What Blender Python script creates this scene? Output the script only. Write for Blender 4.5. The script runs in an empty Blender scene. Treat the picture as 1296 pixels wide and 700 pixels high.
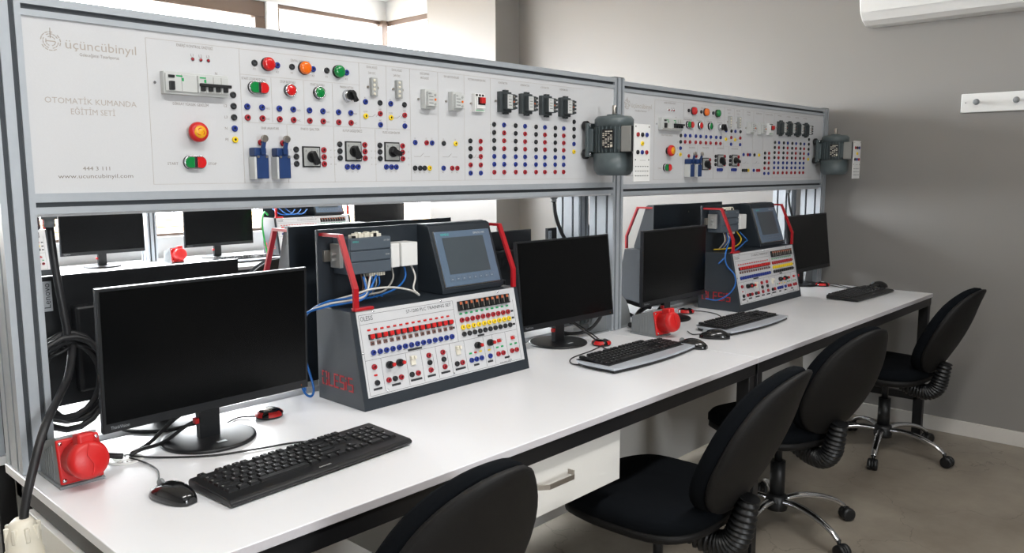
import bpy, bmesh, math, random
from mathutils import Vector, Matrix
R = math.radians
random.seed(7)
COL = bpy.context.scene.collection
PI = math.pi

# ---------------------------------------------------------------- materials
MATS = {}
def srgb(r, g, b):
    def f(c):
        c /= 255.0
        return c/12.92 if c <= .04045 else ((c+.055)/1.055)**2.4
    return (f(r), f(g), f(b), 1)
def mat(name, rgb, rough=.5, metal=0., spec=.5, noise=0., nscale=40., bump=0., bscale=200., emit=0., coat=0., stretch=None):
    if name in MATS: return MATS[name]
    m = bpy.data.materials.new(name); m.use_nodes = True
    nt = m.node_tree; b = nt.nodes['Principled BSDF']
    c = srgb(*rgb)
    b.inputs['Base Color'].default_value = c
    b.inputs['Roughness'].default_value = rough
    b.inputs['Metallic'].default_value = metal
    b.inputs['Specular IOR Level'].default_value = spec
    b.inputs['Coat Weight'].default_value = coat
    tc = nt.nodes.new('ShaderNodeTexCoord')
    src = tc.outputs['Object']
    if stretch:
        mp = nt.nodes.new('ShaderNodeMapping'); mp.inputs['Scale'].default_value = stretch
        nt.links.new(src, mp.inputs['Vector']); src = mp.outputs['Vector']
    if noise > 0:
        n = nt.nodes.new('ShaderNodeTexNoise'); n.inputs['Scale'].default_value = nscale; n.inputs['Detail'].default_value = 5
        nt.links.new(src, n.inputs['Vector'])
        mx = nt.nodes.new('ShaderNodeMix'); mx.data_type = 'RGBA'
        mx.inputs['A'].default_value = (c[0]*(1-noise), c[1]*(1-noise), c[2]*(1-noise), 1)
        mx.inputs['B'].default_value = (min(1, c[0]*(1+noise)), min(1, c[1]*(1+noise)), min(1, c[2]*(1+noise)), 1)
        nt.links.new(n.outputs['Fac'], mx.inputs['Factor']); nt.links.new(mx.outputs['Result'], b.inputs['Base Color'])
    if bump > 0:
        n2 = nt.nodes.new('ShaderNodeTexNoise'); n2.inputs['Scale'].default_value = bscale
        nt.links.new(src, n2.inputs['Vector'])
        bp = nt.nodes.new('ShaderNodeBump'); bp.inputs['Strength'].default_value = bump; bp.inputs['Distance'].default_value = .002
        nt.links.new(n2.outputs['Fac'], bp.inputs['Height']); nt.links.new(bp.outputs['Normal'], b.inputs['Normal'])
    if emit > 0:
        b.inputs['Emission Color'].default_value = c; b.inputs['Emission Strength'].default_value = emit
    MATS[name] = m
    return m

ALU = mat('anodised_aluminium', (178, 184, 190), .40, .3, noise=.05, nscale=60, stretch=(1, 1, 1))
SLOT = mat('profile_slot', (70, 74, 78), .5, .5)
BOARD = mat('white_panel_board', (203, 204, 206), .5, noise=.03, nscale=300, bump=.05)
INK = mat('grey_print', (128, 120, 112), .6)
INKL = mat('faint_print', (172, 164, 155), .6)
INKD = mat('dark_print', (40, 42, 46), .6)
WORK = mat('white_laminate', (233, 234, 237), .30, noise=.02, nscale=500)
EDGE = mat('laminate_edge_band', (205, 202, 206), .45, noise=.03, nscale=200)
BLKF = mat('black_steel_frame', (22, 22, 24), .45, noise=.1, nscale=80)
DRAW = mat('white_drawer_laminate', (232, 230, 225), .45, noise=.03, nscale=400)
MODP = mat('white_modesty_board', (205, 203, 198), .5, noise=.03, nscale=300)
BLKP = mat('black_plastic', (20, 21, 23), .42, noise=.08, nscale=200)
BLKG = mat('gloss_black_plastic', (14, 15, 17), .16, coat=.3, noise=.05, nscale=100)
BEZ = mat('monitor_bezel', (20, 22, 25), .4, noise=.06, nscale=300)
BEZEDGE = mat('monitor_edge', (60, 62, 66), .25, .3, noise=.05)
SCR = mat('black_display_glass', (7, 8, 9), .25, spec=.2, noise=.05, nscale=5)
TAG = mat('grey_tag', (168, 172, 176), .4, .3, noise=.05)
NAVY = mat('anthracite_powder_coat', (37, 44, 51), .45, noise=.08, nscale=500, bump=.15, bscale=900)
PLCG = mat('slate_grey_plastic', (78, 88, 98), .5, noise=.05, nscale=200)
REDB = mat('red_powder_coat', (172, 20, 30), .35, noise=.05, nscale=100)
REDP = mat('red_plastic', (198, 30, 30), .38, noise=.04, nscale=60)
REDD = mat('dark_red_socket', (158, 16, 32), .35, noise=.05)
REDL = mat('red_lens', (206, 28, 30), .2, coat=.5, noise=.04)
ORAN = mat('orange_lens', (238, 110, 20), .2, coat=.5, noise=.04)
GREN = mat('green_lens', (10, 128, 60), .2, coat=.5, noise=.04)
GRNS = mat('small_green_lens', (30, 160, 90), .3, noise=.04)
BLUE = mat('blue_socket', (16, 44, 132), .35, noise=.05)
YELL = mat('yellow_plastic', (238, 204, 24), .35, noise=.05)
BLKS = mat('black_socket', (18, 20, 24), .4, noise=.05)
CHRM = mat('chrome', (220, 222, 226), .12, 1., noise=.03, nscale=20)
STEEL = mat('brushed_steel', (178, 172, 164), .28, .9, noise=.06, nscale=60)
WHTP = mat('white_plastic', (228, 228, 226), .4, noise=.02, nscale=60)
CREA = mat('cream_plastic', (226, 220, 204), .45, noise=.03, nscale=40)
GREY = mat('grey_plastic', (132, 136, 138), .5, noise=.05, nscale=80)
LGRY = mat('light_grey_plastic', (196, 198, 196), .45, noise=.03, nscale=80)
MIDG = mat('relay_grey_plastic', (166, 168, 166), .5, noise=.04, nscale=80)
NVYP = mat('navy_plastic', (28, 56, 104), .4, noise=.06, nscale=80)
MOTG = mat('motor_grey_green_paint', (82, 92, 94), .38, noise=.07, nscale=60, bump=.1)
MOTC = mat('terminal_box_grey', (142, 142, 138), .4, noise=.05)
KEYC = mat('keycap_black', (22, 23, 25), .5, noise=.05)
SILV = mat('silver_plastic', (186, 192, 200), .34, .2, noise=.03, nscale=200)
FABR = mat('black_fabric', (11, 14, 18), .95, spec=.1, noise=.25, nscale=900, bump=.5, bscale=1500)
SHEL = mat('chair_shell_plastic', (19, 18, 18), .6, spec=.3, noise=.1, nscale=300, bump=.2, bscale=600)
RUBB = mat('cable_rubber', (32, 32, 34), .45, noise=.06)
CBLU = mat('blue_cable', (20, 98, 176), .4, noise=.05)
CWHT = mat('white_cable', (206, 204, 198), .45, noise=.04)
CGRN = mat('green_cable', (30, 160, 70), .4, noise=.04)
CYEL = mat('yellow_cable', (214, 180, 30), .4, noise=.04)
HMIB = mat('panel_bezel_blue_grey', (92, 110, 130), .35, noise=.04)
HMIS = mat('panel_screen', (70, 78, 84), .3, noise=.15, nscale=8)
TEAL = mat('teal_print', (60, 190, 180), .5)
COPP = mat('orange_relay_coil', (196, 104, 66), .4, noise=.05)
WALLM = None
WHT = mat('white_print', (225, 225, 225), .5)

def floor_material():
    m = bpy.data.materials.new('screed_floor'); m.use_nodes = True
    nt = m.node_tree; b = nt.nodes['Principled BSDF']
    tc = nt.nodes.new('ShaderNodeTexCoord')
    n = nt.nodes.new('ShaderNodeTexNoise'); n.inputs['Scale'].default_value = 2.2; n.inputs['Detail'].default_value = 9; n.inputs['Roughness'].default_value = .65
    nt.links.new(tc.outputs['Object'], n.inputs['Vector'])
    cr = nt.nodes.new('ShaderNodeValToRGB')
    cr.color_ramp.elements[0].position = .3; cr.color_ramp.elements[0].color = srgb(122, 113, 102)
    cr.color_ramp.elements[1].position = .7; cr.color_ramp.elements[1].color = srgb(156, 148, 135)
    nt.links.new(n.outputs['Fac'], cr.inputs['Fac'])
    # warped cell edges read as hairline cracks in the screed
    wn = nt.nodes.new('ShaderNodeTexNoise'); wn.inputs['Scale'].default_value = 5; wn.inputs['Detail'].default_value = 6
    nt.links.new(tc.outputs['Object'], wn.inputs['Vector'])
    vm = nt.nodes.new('ShaderNodeVectorMath'); vm.operation = 'MULTIPLY_ADD'
    vm.inputs[1].default_value = (.35, .35, .35)
    nt.links.new(wn.outputs['Color'], vm.inputs[0]); nt.links.new(tc.outputs['Object'], vm.inputs[2])
    v = nt.nodes.new('ShaderNodeTexVoronoi'); v.feature = 'DISTANCE_TO_EDGE'; v.inputs['Scale'].default_value = 1.6
    nt.links.new(vm.outputs['Vector'], v.inputs['Vector'])
    lt = nt.nodes.new('ShaderNodeMath'); lt.operation = 'LESS_THAN'; lt.inputs[1].default_value = .003
    nt.links.new(v.outputs['Distance'], lt.inputs[0])
    mx = nt.nodes.new('ShaderNodeMix'); mx.data_type = 'RGBA'; mx.inputs['B'].default_value = srgb(96, 90, 82)
    sc = nt.nodes.new('ShaderNodeMath'); sc.operation = 'MULTIPLY'; sc.inputs[1].default_value = .55
    nt.links.new(lt.outputs['Value'], sc.inputs[0])
    nt.links.new(sc.outputs['Value'], mx.inputs['Factor']); nt.links.new(cr.outputs['Color'], mx.inputs['A'])
    nt.links.new(mx.outputs['Result'], b.inputs['Base Color'])
    b.inputs['Roughness'].default_value = .42
    MATS['screed_floor'] = m
    return m
FLOOR = floor_material()
PAINT = mat('warm_grey_wall_paint', (137, 134, 131), .42, noise=.02, nscale=3, bump=.08, bscale=120)
PAINTW = mat('white_wall_paint', (188, 187, 185), .6, noise=.015, nscale=3, bump=.05, bscale=120)
CEILM = mat('ceiling_paint', (238, 237, 234), .8, noise=.01, nscale=3)
BRNF = mat('bronze_window_frame', (96, 80, 70), .45, .2, noise=.06, nscale=20)
WHTF = mat('white_window_post', (214, 216, 218), .4, noise=.03)
SKIRT = mat('skirting_white', (206, 202, 196), .45, noise=.03)

# ---------------------------------------------------------------- mesh builder
class MB:
    def __init__(self): self.bm = bmesh.new(); self.mats = []; self.mi = 0; self.M = Matrix.Identity(4); self.sm = False
    def use(self, m):
        if m not in self.mats: self.mats.append(m)
        self.mi = self.mats.index(m); return self
    def at(self, M=None): self.M = M if M is not None else Matrix.Identity(4); return self
    def _v(self, p): return self.bm.verts.new(self.M @ Vector(p))
    def _f(self, vs, smooth=False):
        try: f = self.bm.faces.new(vs)
        except ValueError: return None
        f.material_index = self.mi; f.smooth = smooth; return f
    def box(self, a, b, bev=0.):
        x0, x1 = sorted((a[0], b[0])); y0, y1 = sorted((a[1], b[1])); z0, z1 = sorted((a[2], b[2]))
        vs = [self._v(p) for p in ((x0,y0,z0),(x1,y0,z0),(x1,y1,z0),(x0,y1,z0),(x0,y0,z1),(x1,y0,z1),(x1,y1,z1),(x0,y1,z1))]
        fs = [self._f([vs[i] for i in q]) for q in ((0,3,2,1),(4,5,6,7),(0,1,5,4),(1,2,6,5),(2,3,7,6),(3,0,4,7))]
        if bev > 0:
            es = list({e for f in fs for e in f.edges})
            r = bmesh.ops.bevel(self.bm, geom=es, offset=bev, segments=2, affect='EDGES', profile=.6)
            for f in r['faces']: f.material_index = self.mi; f.smooth = True
        return self
    def prism(self, poly, d0, d1, axis='y', bev=0.):
        """poly: 2-D points; extruded along axis between d0 and d1"""
        def P(a, b, d): return {'x': (d, a, b), 'y': (a, d, b), 'z': (a, b, d)}[axis]
        v0 = [self._v(P(a, b, d0)) for a, b in poly]; v1 = [self._v(P(a, b, d1)) for a, b in poly]
        n = len(poly); fs = [self._f(v0), self._f(v1[::-1])]
        for i in range(n): fs.append(self._f([v0[i], v0[(i+1) % n], v1[(i+1) % n], v1[i]]))
        fs = [f for f in fs if f]
        bmesh.ops.recalc_face_normals(self.bm, faces=fs)
        if bev > 0:
            es = list({e for f in fs for e in f.edges})
            r = bmesh.ops.bevel(self.bm, geom=es, offset=bev, segments=2, affect='EDGES', profile=.6)
            for f in r['faces']: f.material_index = self.mi; f.smooth = True
        return self
    def lathe(self, prof, M=None, n=24, cap=True):
        """prof: (radius, height) along local z of M"""
        M = self.M @ (M or Matrix.Identity(4)); rings = []
        for r, h in prof:
            if r < 1e-6: rings.append([self.bm.verts.new(M @ Vector((0, 0, h)))])
            else: rings.append([self.bm.verts.new(M @ Vector((r*math.cos(2*PI*i/n), r*math.sin(2*PI*i/n), h))) for i in range(n)])
        fs = []
        for a, b in zip(rings, rings[1:]):
            for i in range(n):
                j = (i+1) % n
                if len(a) == 1 and len(b) == 1: continue
                if len(a) == 1: fs.append(self._f([a[0], b[j], b[i]], True))
                elif len(b) == 1: fs.append(self._f([a[i], a[j], b[0]], True))
                else: fs.append(self._f([a[i], a[j], b[j], b[i]], True))
        if cap:
            if len(rings[0]) > 1: fs.append(self._f(rings[0][::-1]))
            if len(rings[-1]) > 1: fs.append(self._f(rings[-1]))
        bmesh.ops.recalc_face_normals(self.bm, faces=[f for f in fs if f])
        return self
    def cyl(self, p, axis, r, l, n=20, r2=None, bev=0):
        """cylinder from p along axis ('x','-y'...)"""
        M = Matrix.Translation(p) @ axm(axis)
        r2 = r if r2 is None else r2
        if bev: prof = [(r-bev, 0), (r, bev), (r2, l-bev), (r2-bev, l)]
        else: prof = [(r, 0), (r2, l)]
        self.lathe(prof, M, n); return self
    def tube(self, pts, r, n=8, smooth=True, rad=None, closed=False, flat=None):
        pts = [Vector(p) for p in pts]
        if smooth and len(pts) > 2: pts, rad = catmull(pts, rad)
        rings = []; up = None
        for i, p in enumerate(pts):
            t = (pts[min(i+1, len(pts)-1)] - pts[max(i-1, 0)]).normalized()
            if up is None:
                up = Vector((0, 0, 1)) if abs(t.z) < .9 else Vector((0, 1, 0))
            s = t.cross(up).normalized(); up = s.cross(t).normalized()
            rr = rad[i] if rad else r
            ru = rr*(flat or 1)
            rings.append([self._v(p + s*rr*math.cos(2*PI*k/n) + up*ru*math.sin(2*PI*k/n)) for k in range(n)])
        for a, b in zip(rings, rings[1:]):
            for k in range(n): self._f([a[k], a[(k+1) % n], b[(k+1) % n], b[k]], True)
        self._f(rings[0][::-1]); self._f(rings[-1])
        return self
    def bar(self, pts, w, h, side):
        """rectangular bar through pts; w along vector 'side'"""
        pts = [Vector(p) for p in pts]; side = Vector(side).normalized(); rings = []
        for i, p in enumerate(pts):
            d0 = (p-pts[i-1]).normalized() if i else (pts[1]-p).normalized()
            d1 = (pts[i+1]-p).normalized() if i < len(pts)-1 else d0
            t = (d0+d1).normalized(); nrm = side.cross(t).normalized(); k = h/2/max(.4, t.dot(d0))
            rings.append([self._v(p+side*w/2*a+nrm*k*b) for a, b in ((-1,-1),(1,-1),(1,1),(-1,1))])
        fs = []
        for a, b in zip(rings, rings[1:]):
            for k in range(4): fs.append(self._f([a[k], a[(k+1) % 4], b[(k+1) % 4], b[k]]))
        fs.append(self._f(rings[0][::-1])); fs.append(self._f(rings[-1]))
        bmesh.ops.recalc_face_normals(self.bm, faces=[f for f in fs if f])
        return self
    def text(self, s, x, z, size, y=0., align='LEFT', M=None, w=None, ext=.0003):
        """flat raised lettering in the xz plane facing -y"""
        for poly in glyphs(s, size, align, ext, w):
            vs = [self._v((M or Matrix.Identity(4)) @ Vector((x+px, y-pz, z+py))) for px, py, pz in poly]
            self._f(vs)
        return self
    def build(self, name, parent=None, mats=None):
        me = bpy.data.meshes.new(name)
        self.bm.to_mesh(me); self.bm.free()
        for m in self.mats: me.materials.append(m)
        o = bpy.data.objects.new(name, me); COL.objects.link(o)
        if parent is not None: o.parent = parent
        return o
def axm(a):
    return {'z': Matrix.Identity(4), '-z': Matrix.Rotation(PI, 4, 'X'), 'x': Matrix.Rotation(PI/2, 4, 'Y'), '-x': Matrix.Rotation(-PI/2, 4, 'Y'),
            '-y': Matrix.Rotation(PI/2, 4, 'X'), 'y': Matrix.Rotation(-PI/2, 4, 'X')}[a]
def catmull(pts, rad=None, k=6):
    out = []; ro = [] if rad else None
    P = [pts[0]*2-pts[1]] + pts + [pts[-1]*2-pts[-2]]
    for i in range(1, len(P)-2):
        for j in range(k):
            t = j/k
            out.append(.5*((2*P[i]) + (P[i+1]-P[i-1])*t + (2*P[i-1]-5*P[i]+4*P[i+1]-P[i+2])*t*t + (3*P[i]-P[i-1]-3*P[i+1]+P[i+2])*t**3))
            if rad: ro.append(rad[i-1]*(1-t)+rad[i]*t)
    out.append(pts[-1])
    if rad: ro.append(rad[-1])
    return out, ro
_gl = {}
def glyphs(s, size, align, ext, w):
    key = (s, align)
    if key not in _gl:
        cu = bpy.data.curves.new('lettering', 'FONT'); cu.body = s; cu.size = 1; cu.align_x = align; cu.extrude = .0; cu.resolution_u = 2
        o = bpy.data.objects.new('lettering', cu); COL.objects.link(o)
        dg = bpy.context.evaluated_depsgraph_get(); dg.update()
        me = bpy.data.meshes.new_from_object(o.evaluated_get(dg))
        _gl[key] = [[tuple(me.vertices[v].co[:2]) for v in p.vertices] for p in me.polygons]
        bpy.data.objects.remove(o); bpy.data.curves.remove(cu); bpy.data.meshes.remove(me)
    polys = _gl[key]; k = size
    if w:
        xs = [c[0] for p in polys for c in p]; k = w/(max(xs)-min(xs))
    out = []
    for p in polys:
        a = 0
        for i in range(len(p)): a += p[i][0]*p[(i+1) % len(p)][1]-p[(i+1) % len(p)][0]*p[i][1]
        q = p if a > 0 else p[::-1]
        out.append([(c[0]*k, c[1]*size, ext) for c in q])
    return out

def empty(name, loc, rz=0., rx=0.):
    o = bpy.data.objects.new(name, None); COL.objects.link(o); o.empty_display_size = .05
    o.location = loc; o.rotation_euler = (rx, 0, rz); return o
def tag(o, label=None, cat=None, group=None, kind=None):
    if label: o['label'] = label
    if cat: o['category'] = cat
    if group: o['group'] = group
    if kind: o['kind'] = kind
    return o
def copy_tree(o, parent=None):
    c = o.copy(); COL.objects.link(c)
    if parent is not None: c.parent = parent
    for ch in list(o.children): copy_tree(ch, c)
    return c
def inst(o, parent, loc, rz=0., name=None):
    """another copy (shared mesh) of a part, hung under parent"""
    c = o.copy(); COL.objects.link(c); c.parent = parent; c.location = loc; c.rotation_euler = (0, 0, rz); return c
def part(mb_, name, parent): return mb_.build(name, parent)
def B(m): return MB().use(m)

# ---------------------------------------------------------------- room
CEIL = 2.75
def struct(mb, name):
    o = mb.build(name); o['kind'] = 'structure'; return o
struct(B(FLOOR).box((-2.4, -3.2, -.08), (4.7, 5.55, 0)), 'floor')
struct(B(CEILM).box((-2.4, -3.2, CEIL), (4.7, 5.55, CEIL+.1)), 'ceiling')
# right wall with a pier at its far end
struct(B(PAINT).box((4.534, -3.2, 0), (4.7, 4.158, CEIL)), 'wall_right')
struct(B(PAINT).box((4.283, 4.158, 0), (4.7, 4.90, CEIL)), 'wall_pier')
struct(B(SKIRT).box((4.519, -3.2, 0), (4.534, 4.158, .075), .003), 'baseboard_right')
# window wall (rear of the room): low wall, lintel, glazing frames
YW = 5.41
struct(B(PAINTW).box((-2.4, YW, 0), (4.44, YW+.14, .93)).box((-2.4, YW, 2.59), (4.44, YW+.14, CEIL)), 'wall_back')
struct(B(PAINTW).box((4.283, 4.90, 0), (4.44, YW, .93)).box((4.283, 4.90, 2.59), (4.44, YW, CEIL)), 'wall_return')
f = B(WHTF)
f.box((-.5, YW-.03, .93), (4.30, YW+.10, .935), .002)
f = struct(f, 'trim_1')
def window(n, x0, x1, z0, z1, m, top, side, mull=()):
    b = B(m); b.box((x0, YW+.02, z1-top), (x1, YW+.09, z1), .004).box((x0, YW+.02, z0), (x1, YW+.09, z0+.02), .004)
    b.box((x0, YW+.02, z0+.021), (x0+side, YW+.09, z1-top-.001), .004).box((x1-side, YW+.02, z0+.021), (x1, YW+.09, z1-top-.001), .004)
    for q in mull: b.box((q-.025, YW+.02, z0+.021), (q+.025, YW+.09, z1-top-.001), .004)
    struct(b, 'window_%d' % n)
window(1, -.5, 3.19, .935, 2.59, BRNF, .11, .08, (.35, 1.55))
struct(B(PAINTW).box((-2.4, YW, .93), (-.5, YW+.14, 2.59)), 'wall_infill_unseen')  # unseen infill, shortens the window run to cut light on the right wall
window(2, 3.28, 4.283, .935, 2.59, BRNF, .03, .03)
struct(B(WHTF).box((3.19, YW-.01, .96), (3.28, YW+.1, 2.59), .006), 'trim_2')
b = B(BRNF).box((4.23, YW-.02, .96), (4.283, YW+.03, 2.59), .004)
b.box((4.29, 4.90, 2.55), (4.35, YW, 2.59), .003).box((4.29, 4.90, .93), (4.35, YW, .97), .003)
struct(b, 'window_3')
# unseen closed left wall, and camera-side wall with an opening added to light the benches
struct(B(PAINT).box((-2.4, -3.2, 0), (-2.3, 5.55, .95)).box((-2.4, -3.2, 2.45), (-2.3, 5.55, CEIL)).box((-2.4, -3.2, .95), (-2.3, 5.55, 2.45)), 'wall_left')
struct(B(PAINT).box((-2.4, -3.3, 0), (4.7, -3.2, .8)).box((-2.4, -3.3, 2.2), (4.7, -3.2, CEIL)).box((-2.4, -3.3, .8), (-.4, -3.2, 2.2)).box((.4, -3.3, .8), (4.7, -3.2, 2.2)), 'wall_front')

# outside: pale garden wall of stacked stone beyond the windows
b = B(mat('tan_stone', (196, 160, 112), .8, noise=.2, nscale=6))
z = -.6; k = 0
while z < .90:
    h = random.uniform(.03, .07); b.box((-6, 8.0+random.uniform(0, .03), z), (11, 8.3, z+h-.006), .004); z += h
b.use(mat('tan_mortar', (120, 104, 84), .9)); b.box((-6, 8.05, -.6), (11, 8.28, .88))
tag(b.build('garden_wall'), 'tan layered stone wall outdoors, seen through the window low between the far monitors', 'wall')
o = B(mat('outdoor_paving', (190, 186, 178), .9, noise=.1, nscale=4)).box((-14, 5.6, -.7), (16, 30, -.6)).build('outdoor_ground'); o['kind'] = 'structure'

# air conditioner on the right wall
ac = empty('air_conditioner', (4.534, .77, 2.11)); tag(ac, 'white wall-mounted split air conditioner high on the right wall', 'air conditioner')
prof = [(0, .0), (-.10, .0), (-.15, .02), (-.185, .06), (-.20, .12), (-.195, .27), (-.17, .29), (0, .29)]
B(WHTP).prism(prof, 0, .84, 'y').build('body', ac) if False else None
mb = MB().use(WHTP)
v0 = [(-p[0]*-1, p[1]) for p in prof]
mb.prism([(x, z) for x, z in prof], 0, .84, 'y', .008); mb.build('body', ac)
mb = B(WHTP)
mb.prism([(-.188, .055), (-.205, .12), (-.200, .26), (-.196, .26), (-.200, .12), (-.183, .055)], .035, .805, 'y'); mb.build('front_flap', ac)
mb = B(WHTP); mb.prism([(-.150, .016), (-.180, .046), (-.1835, .050), (-.1525, .016)], .04, .80, 'y'); mb.build('louvre', ac)
# coat rack
cr = empty('coat_rack', (4.534, .70, 1.645)); tag(cr, 'white wall-mounted coat rail with round grey knobs below the air conditioner', 'coat rack')
B(WHTP).box((-.018, -.45, 0), (0, .452, .092), .004).build('board', cr)
for yy in (.375, .205, .035, -.135, -.305):
    B(GREY).lathe([(.006, 0), (.006, .025), (.013, .03), (.015, .038), (.010, .045), (0, .046)], Matrix.Translation((-.018, yy, .048)) @ axm('-x'), 16).build('peg', cr)
B(GREY).cyl((-.018, .43, .048), '-x', .003, .002, 10).build('screw', cr)

# ---------------------------------------------------------------- desks
DF, DB = 1.178, 1.905
def desk(x0, x1, ym0, ym1, z, label, flip=1, drawer=None, sidepanel=False, group=None, unders=True):
    """ym0 = free front edge, ym1 = edge at the frame"""
    t = empty('workbench', (x0, ym0, 0)); tag(t, label, 'workbench', group)
    w = x1-x0; d = ym1-ym0; s = 1 if d > 0 else -1
    B(WORK).box((0, 0, z-.019), (w, d, z), .0015).build('worktop', t)
    e = B(EDGE); e.box((.001, -s*.0008, z-.0175), (w-.001, s*.001, z-.0015)); e.build('edge_band', t)
    zr = z-.019
    B(BLKF).box((.01, s*.004, zr-.040), (w-.005, s*.036, zr), .002).box((.01, d-s*.06, zr-.045), (w-.005, d-s*.03, zr), .002).build('long_rail', t)
    for xx in (.01, w-.045):
        B(BLKF).box((xx, s*.03, zr-.045), (xx+.035, d-s*.03, zr), .002).build('end_rail', t)
        if x1 > 4 and xx > 1 and unders: B(BLKF).box((xx, s*.03, .20), (xx+.035, d-s*.03, .235), .002).build('stretcher', t)
        for yy in (s*.005, d-s*.07):
            B(BLKF).box((xx, yy, .012), (xx+.035, yy+s*.045, zr), .002).cyl((xx+.017, yy+s*.022, 0), 'z', .016, .013, 12).build('leg', t)
    if unders:
        B(MODP).box((.05, d-s*.10, .10), (w-.05, d-s*.085, zr-.005), .001).build('modesty_panel', t)
    if drawer:
        a, c = drawer
        B(DRAW).box((a-x0, s*.045, .565), (c-x0-.004, s*.40, zr-.047), .001).build('drawer_box', t)
        dr = B(DRAW).box((a-x0-.005, s*.022, .545), (c-x0, s*.040, zr-.0415), .001).build('drawer', t)
        hx = 1.42-x0
        h = B(STEEL).bar([(hx-.065, .022, .628), (hx-.065, .004, .628), (hx-.045, -.012, .628), (hx+.045, -.012, .628), (hx+.065, .004, .628), (hx+.065, .022, .628)], .012, .003, (0, 0, 1))
        o = h.build('drawer_handle', dr)
    if sidepanel:
        B(DRAW).box((.0, .22, .05), (.018, .60, zr-.047), .001).build('side_panel', t)
        B(DRAW).box((.0, .06, .05), (.018, .215, zr-.047), .001).build('side_panel', t)
    return t
desk(.462, 2.447, DF, DB, .75, 'white-topped workbench on black frame with a drawer, nearest the camera', drawer=(.97, 1.703), sidepanel=True, group=None)
desk(2.449, 4.352, DF, DB, .75, 'white-topped workbench on black frame ending at the grey wall')
desk(.452, 2.447, 2.682, 1.955, .75, 'white workbench behind the first equipment frame, monitors facing away')
desk(2.449, 4.352, 2.682, 1.955, .75, 'white workbench behind the second equipment frame, against the right wall')
desk(.7, 4.20, 4.50, 5.36, .795, 'white workbench standing along the far windows', unders=False)

# ---------------------------------------------------------------- aluminium frame + panel
def post_mesh(name, par, x0, y0, d, z0, z1):
    # extrusion section (x, y): two slots on the face, two on each side
    w = .062; b = B(ALU); x = x0; g = .005; poly = []
    def seg(pts): poly.extend(pts)
    seg([(x, y0)])
    for q in (.27, .73): xx = x+w*q; seg([(xx-g, y0), (xx-g, y0+.008), (xx+g, y0+.008), (xx+g, y0)])
    seg([(x+w, y0)])
    for q in (.27, .73): yy = y0+d*q; seg([(x+w, yy-g), (x+w-.010, yy-g), (x+w-.010, yy+g), (x+w, yy+g)])
    seg([(x+w, y0+d)])
    for q in (.73, .27): xx = x+w*q; seg([(xx+g, y0+d), (xx+g, y0+d-.008), (xx-g, y0+d-.008), (xx-g, y0+d)])
    seg([(x, y0+d)])
    for q in (.73, .27): yy = y0+d*q; seg([(x, yy+g), (x+.010, yy+g), (x+.010, yy-g), (x, yy-g)])
    b.prism(poly, z0, z1, 'z')
    b.use(BLKP).box((x+.002, y0+.002, z1), (x+w-.002, y0+d-.002, z1+.003), .001)
    b.use(SLOT)
    for q in (.27, .73):
        xx = x+w*q; b.box((xx-g, y0+.0075, z0+.001), (xx+g, y0+.0095, z1-.001))
        yy = y0+d*q
        b.box((x+w-.0115, yy-g, z0+.001), (x+w-.009, yy+g, z1-.001)); b.box((x+.009, yy-g, z0+.001), (x+.0115, yy+g, z1-.001))
    return b.build(name, par)
def rail_mesh(name, par, x0, x1, y0, z0, z1):
    h = z1-z0; zc = z0+h*.45
    b = B(ALU)
    b.prism([(y0, z0), (y0, zc-.005), (y0+.009, zc-.005), (y0+.009, zc+.005), (y0, zc+.005), (y0, z1), (y0+.04, z1), (y0+.04, z0)], x0, x1, 'x')
    b.use(SLOT).box((x0+.001, y0+.008, zc-.005), (x1-.001, y0+.0095, zc+.005))
    return b.build(name, par)

def jack_mesh(m):
    b = B(m).lathe([(.0066, 0), (.0068, .004), (.0060, .0062), (.0030, .0066), (.0028, .003)], axm('-y'), 14, cap=False)
    b.use(BLKS if m is not BLKS else SLOT).lathe([(.0029, .0045), (0, .0045)], axm('-y'), 8, cap=False)
    return b
JN = {'k': ('black_jack', BLKS), 'r': ('red_jack', REDD), 'b': ('blue_jack', BLUE), 'y': ('yellow_jack', YELL)}
JACKPROTO = {}
def jack(par, c, x, z, y=0., s=1.):
    nm, m = JN[c]
    if c not in JACKPROTO:
        o = jack_mesh(m).build(nm, par); JACKPROTO[c] = o
    else:
        o = bpy.data.objects.new(nm, JACKPROTO[c].data); COL.objects.link(o); o.parent = par
    o.location = (x, y, z); o.scale = (s*1.12, s*.8, s*1.12)
    return o

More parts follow.
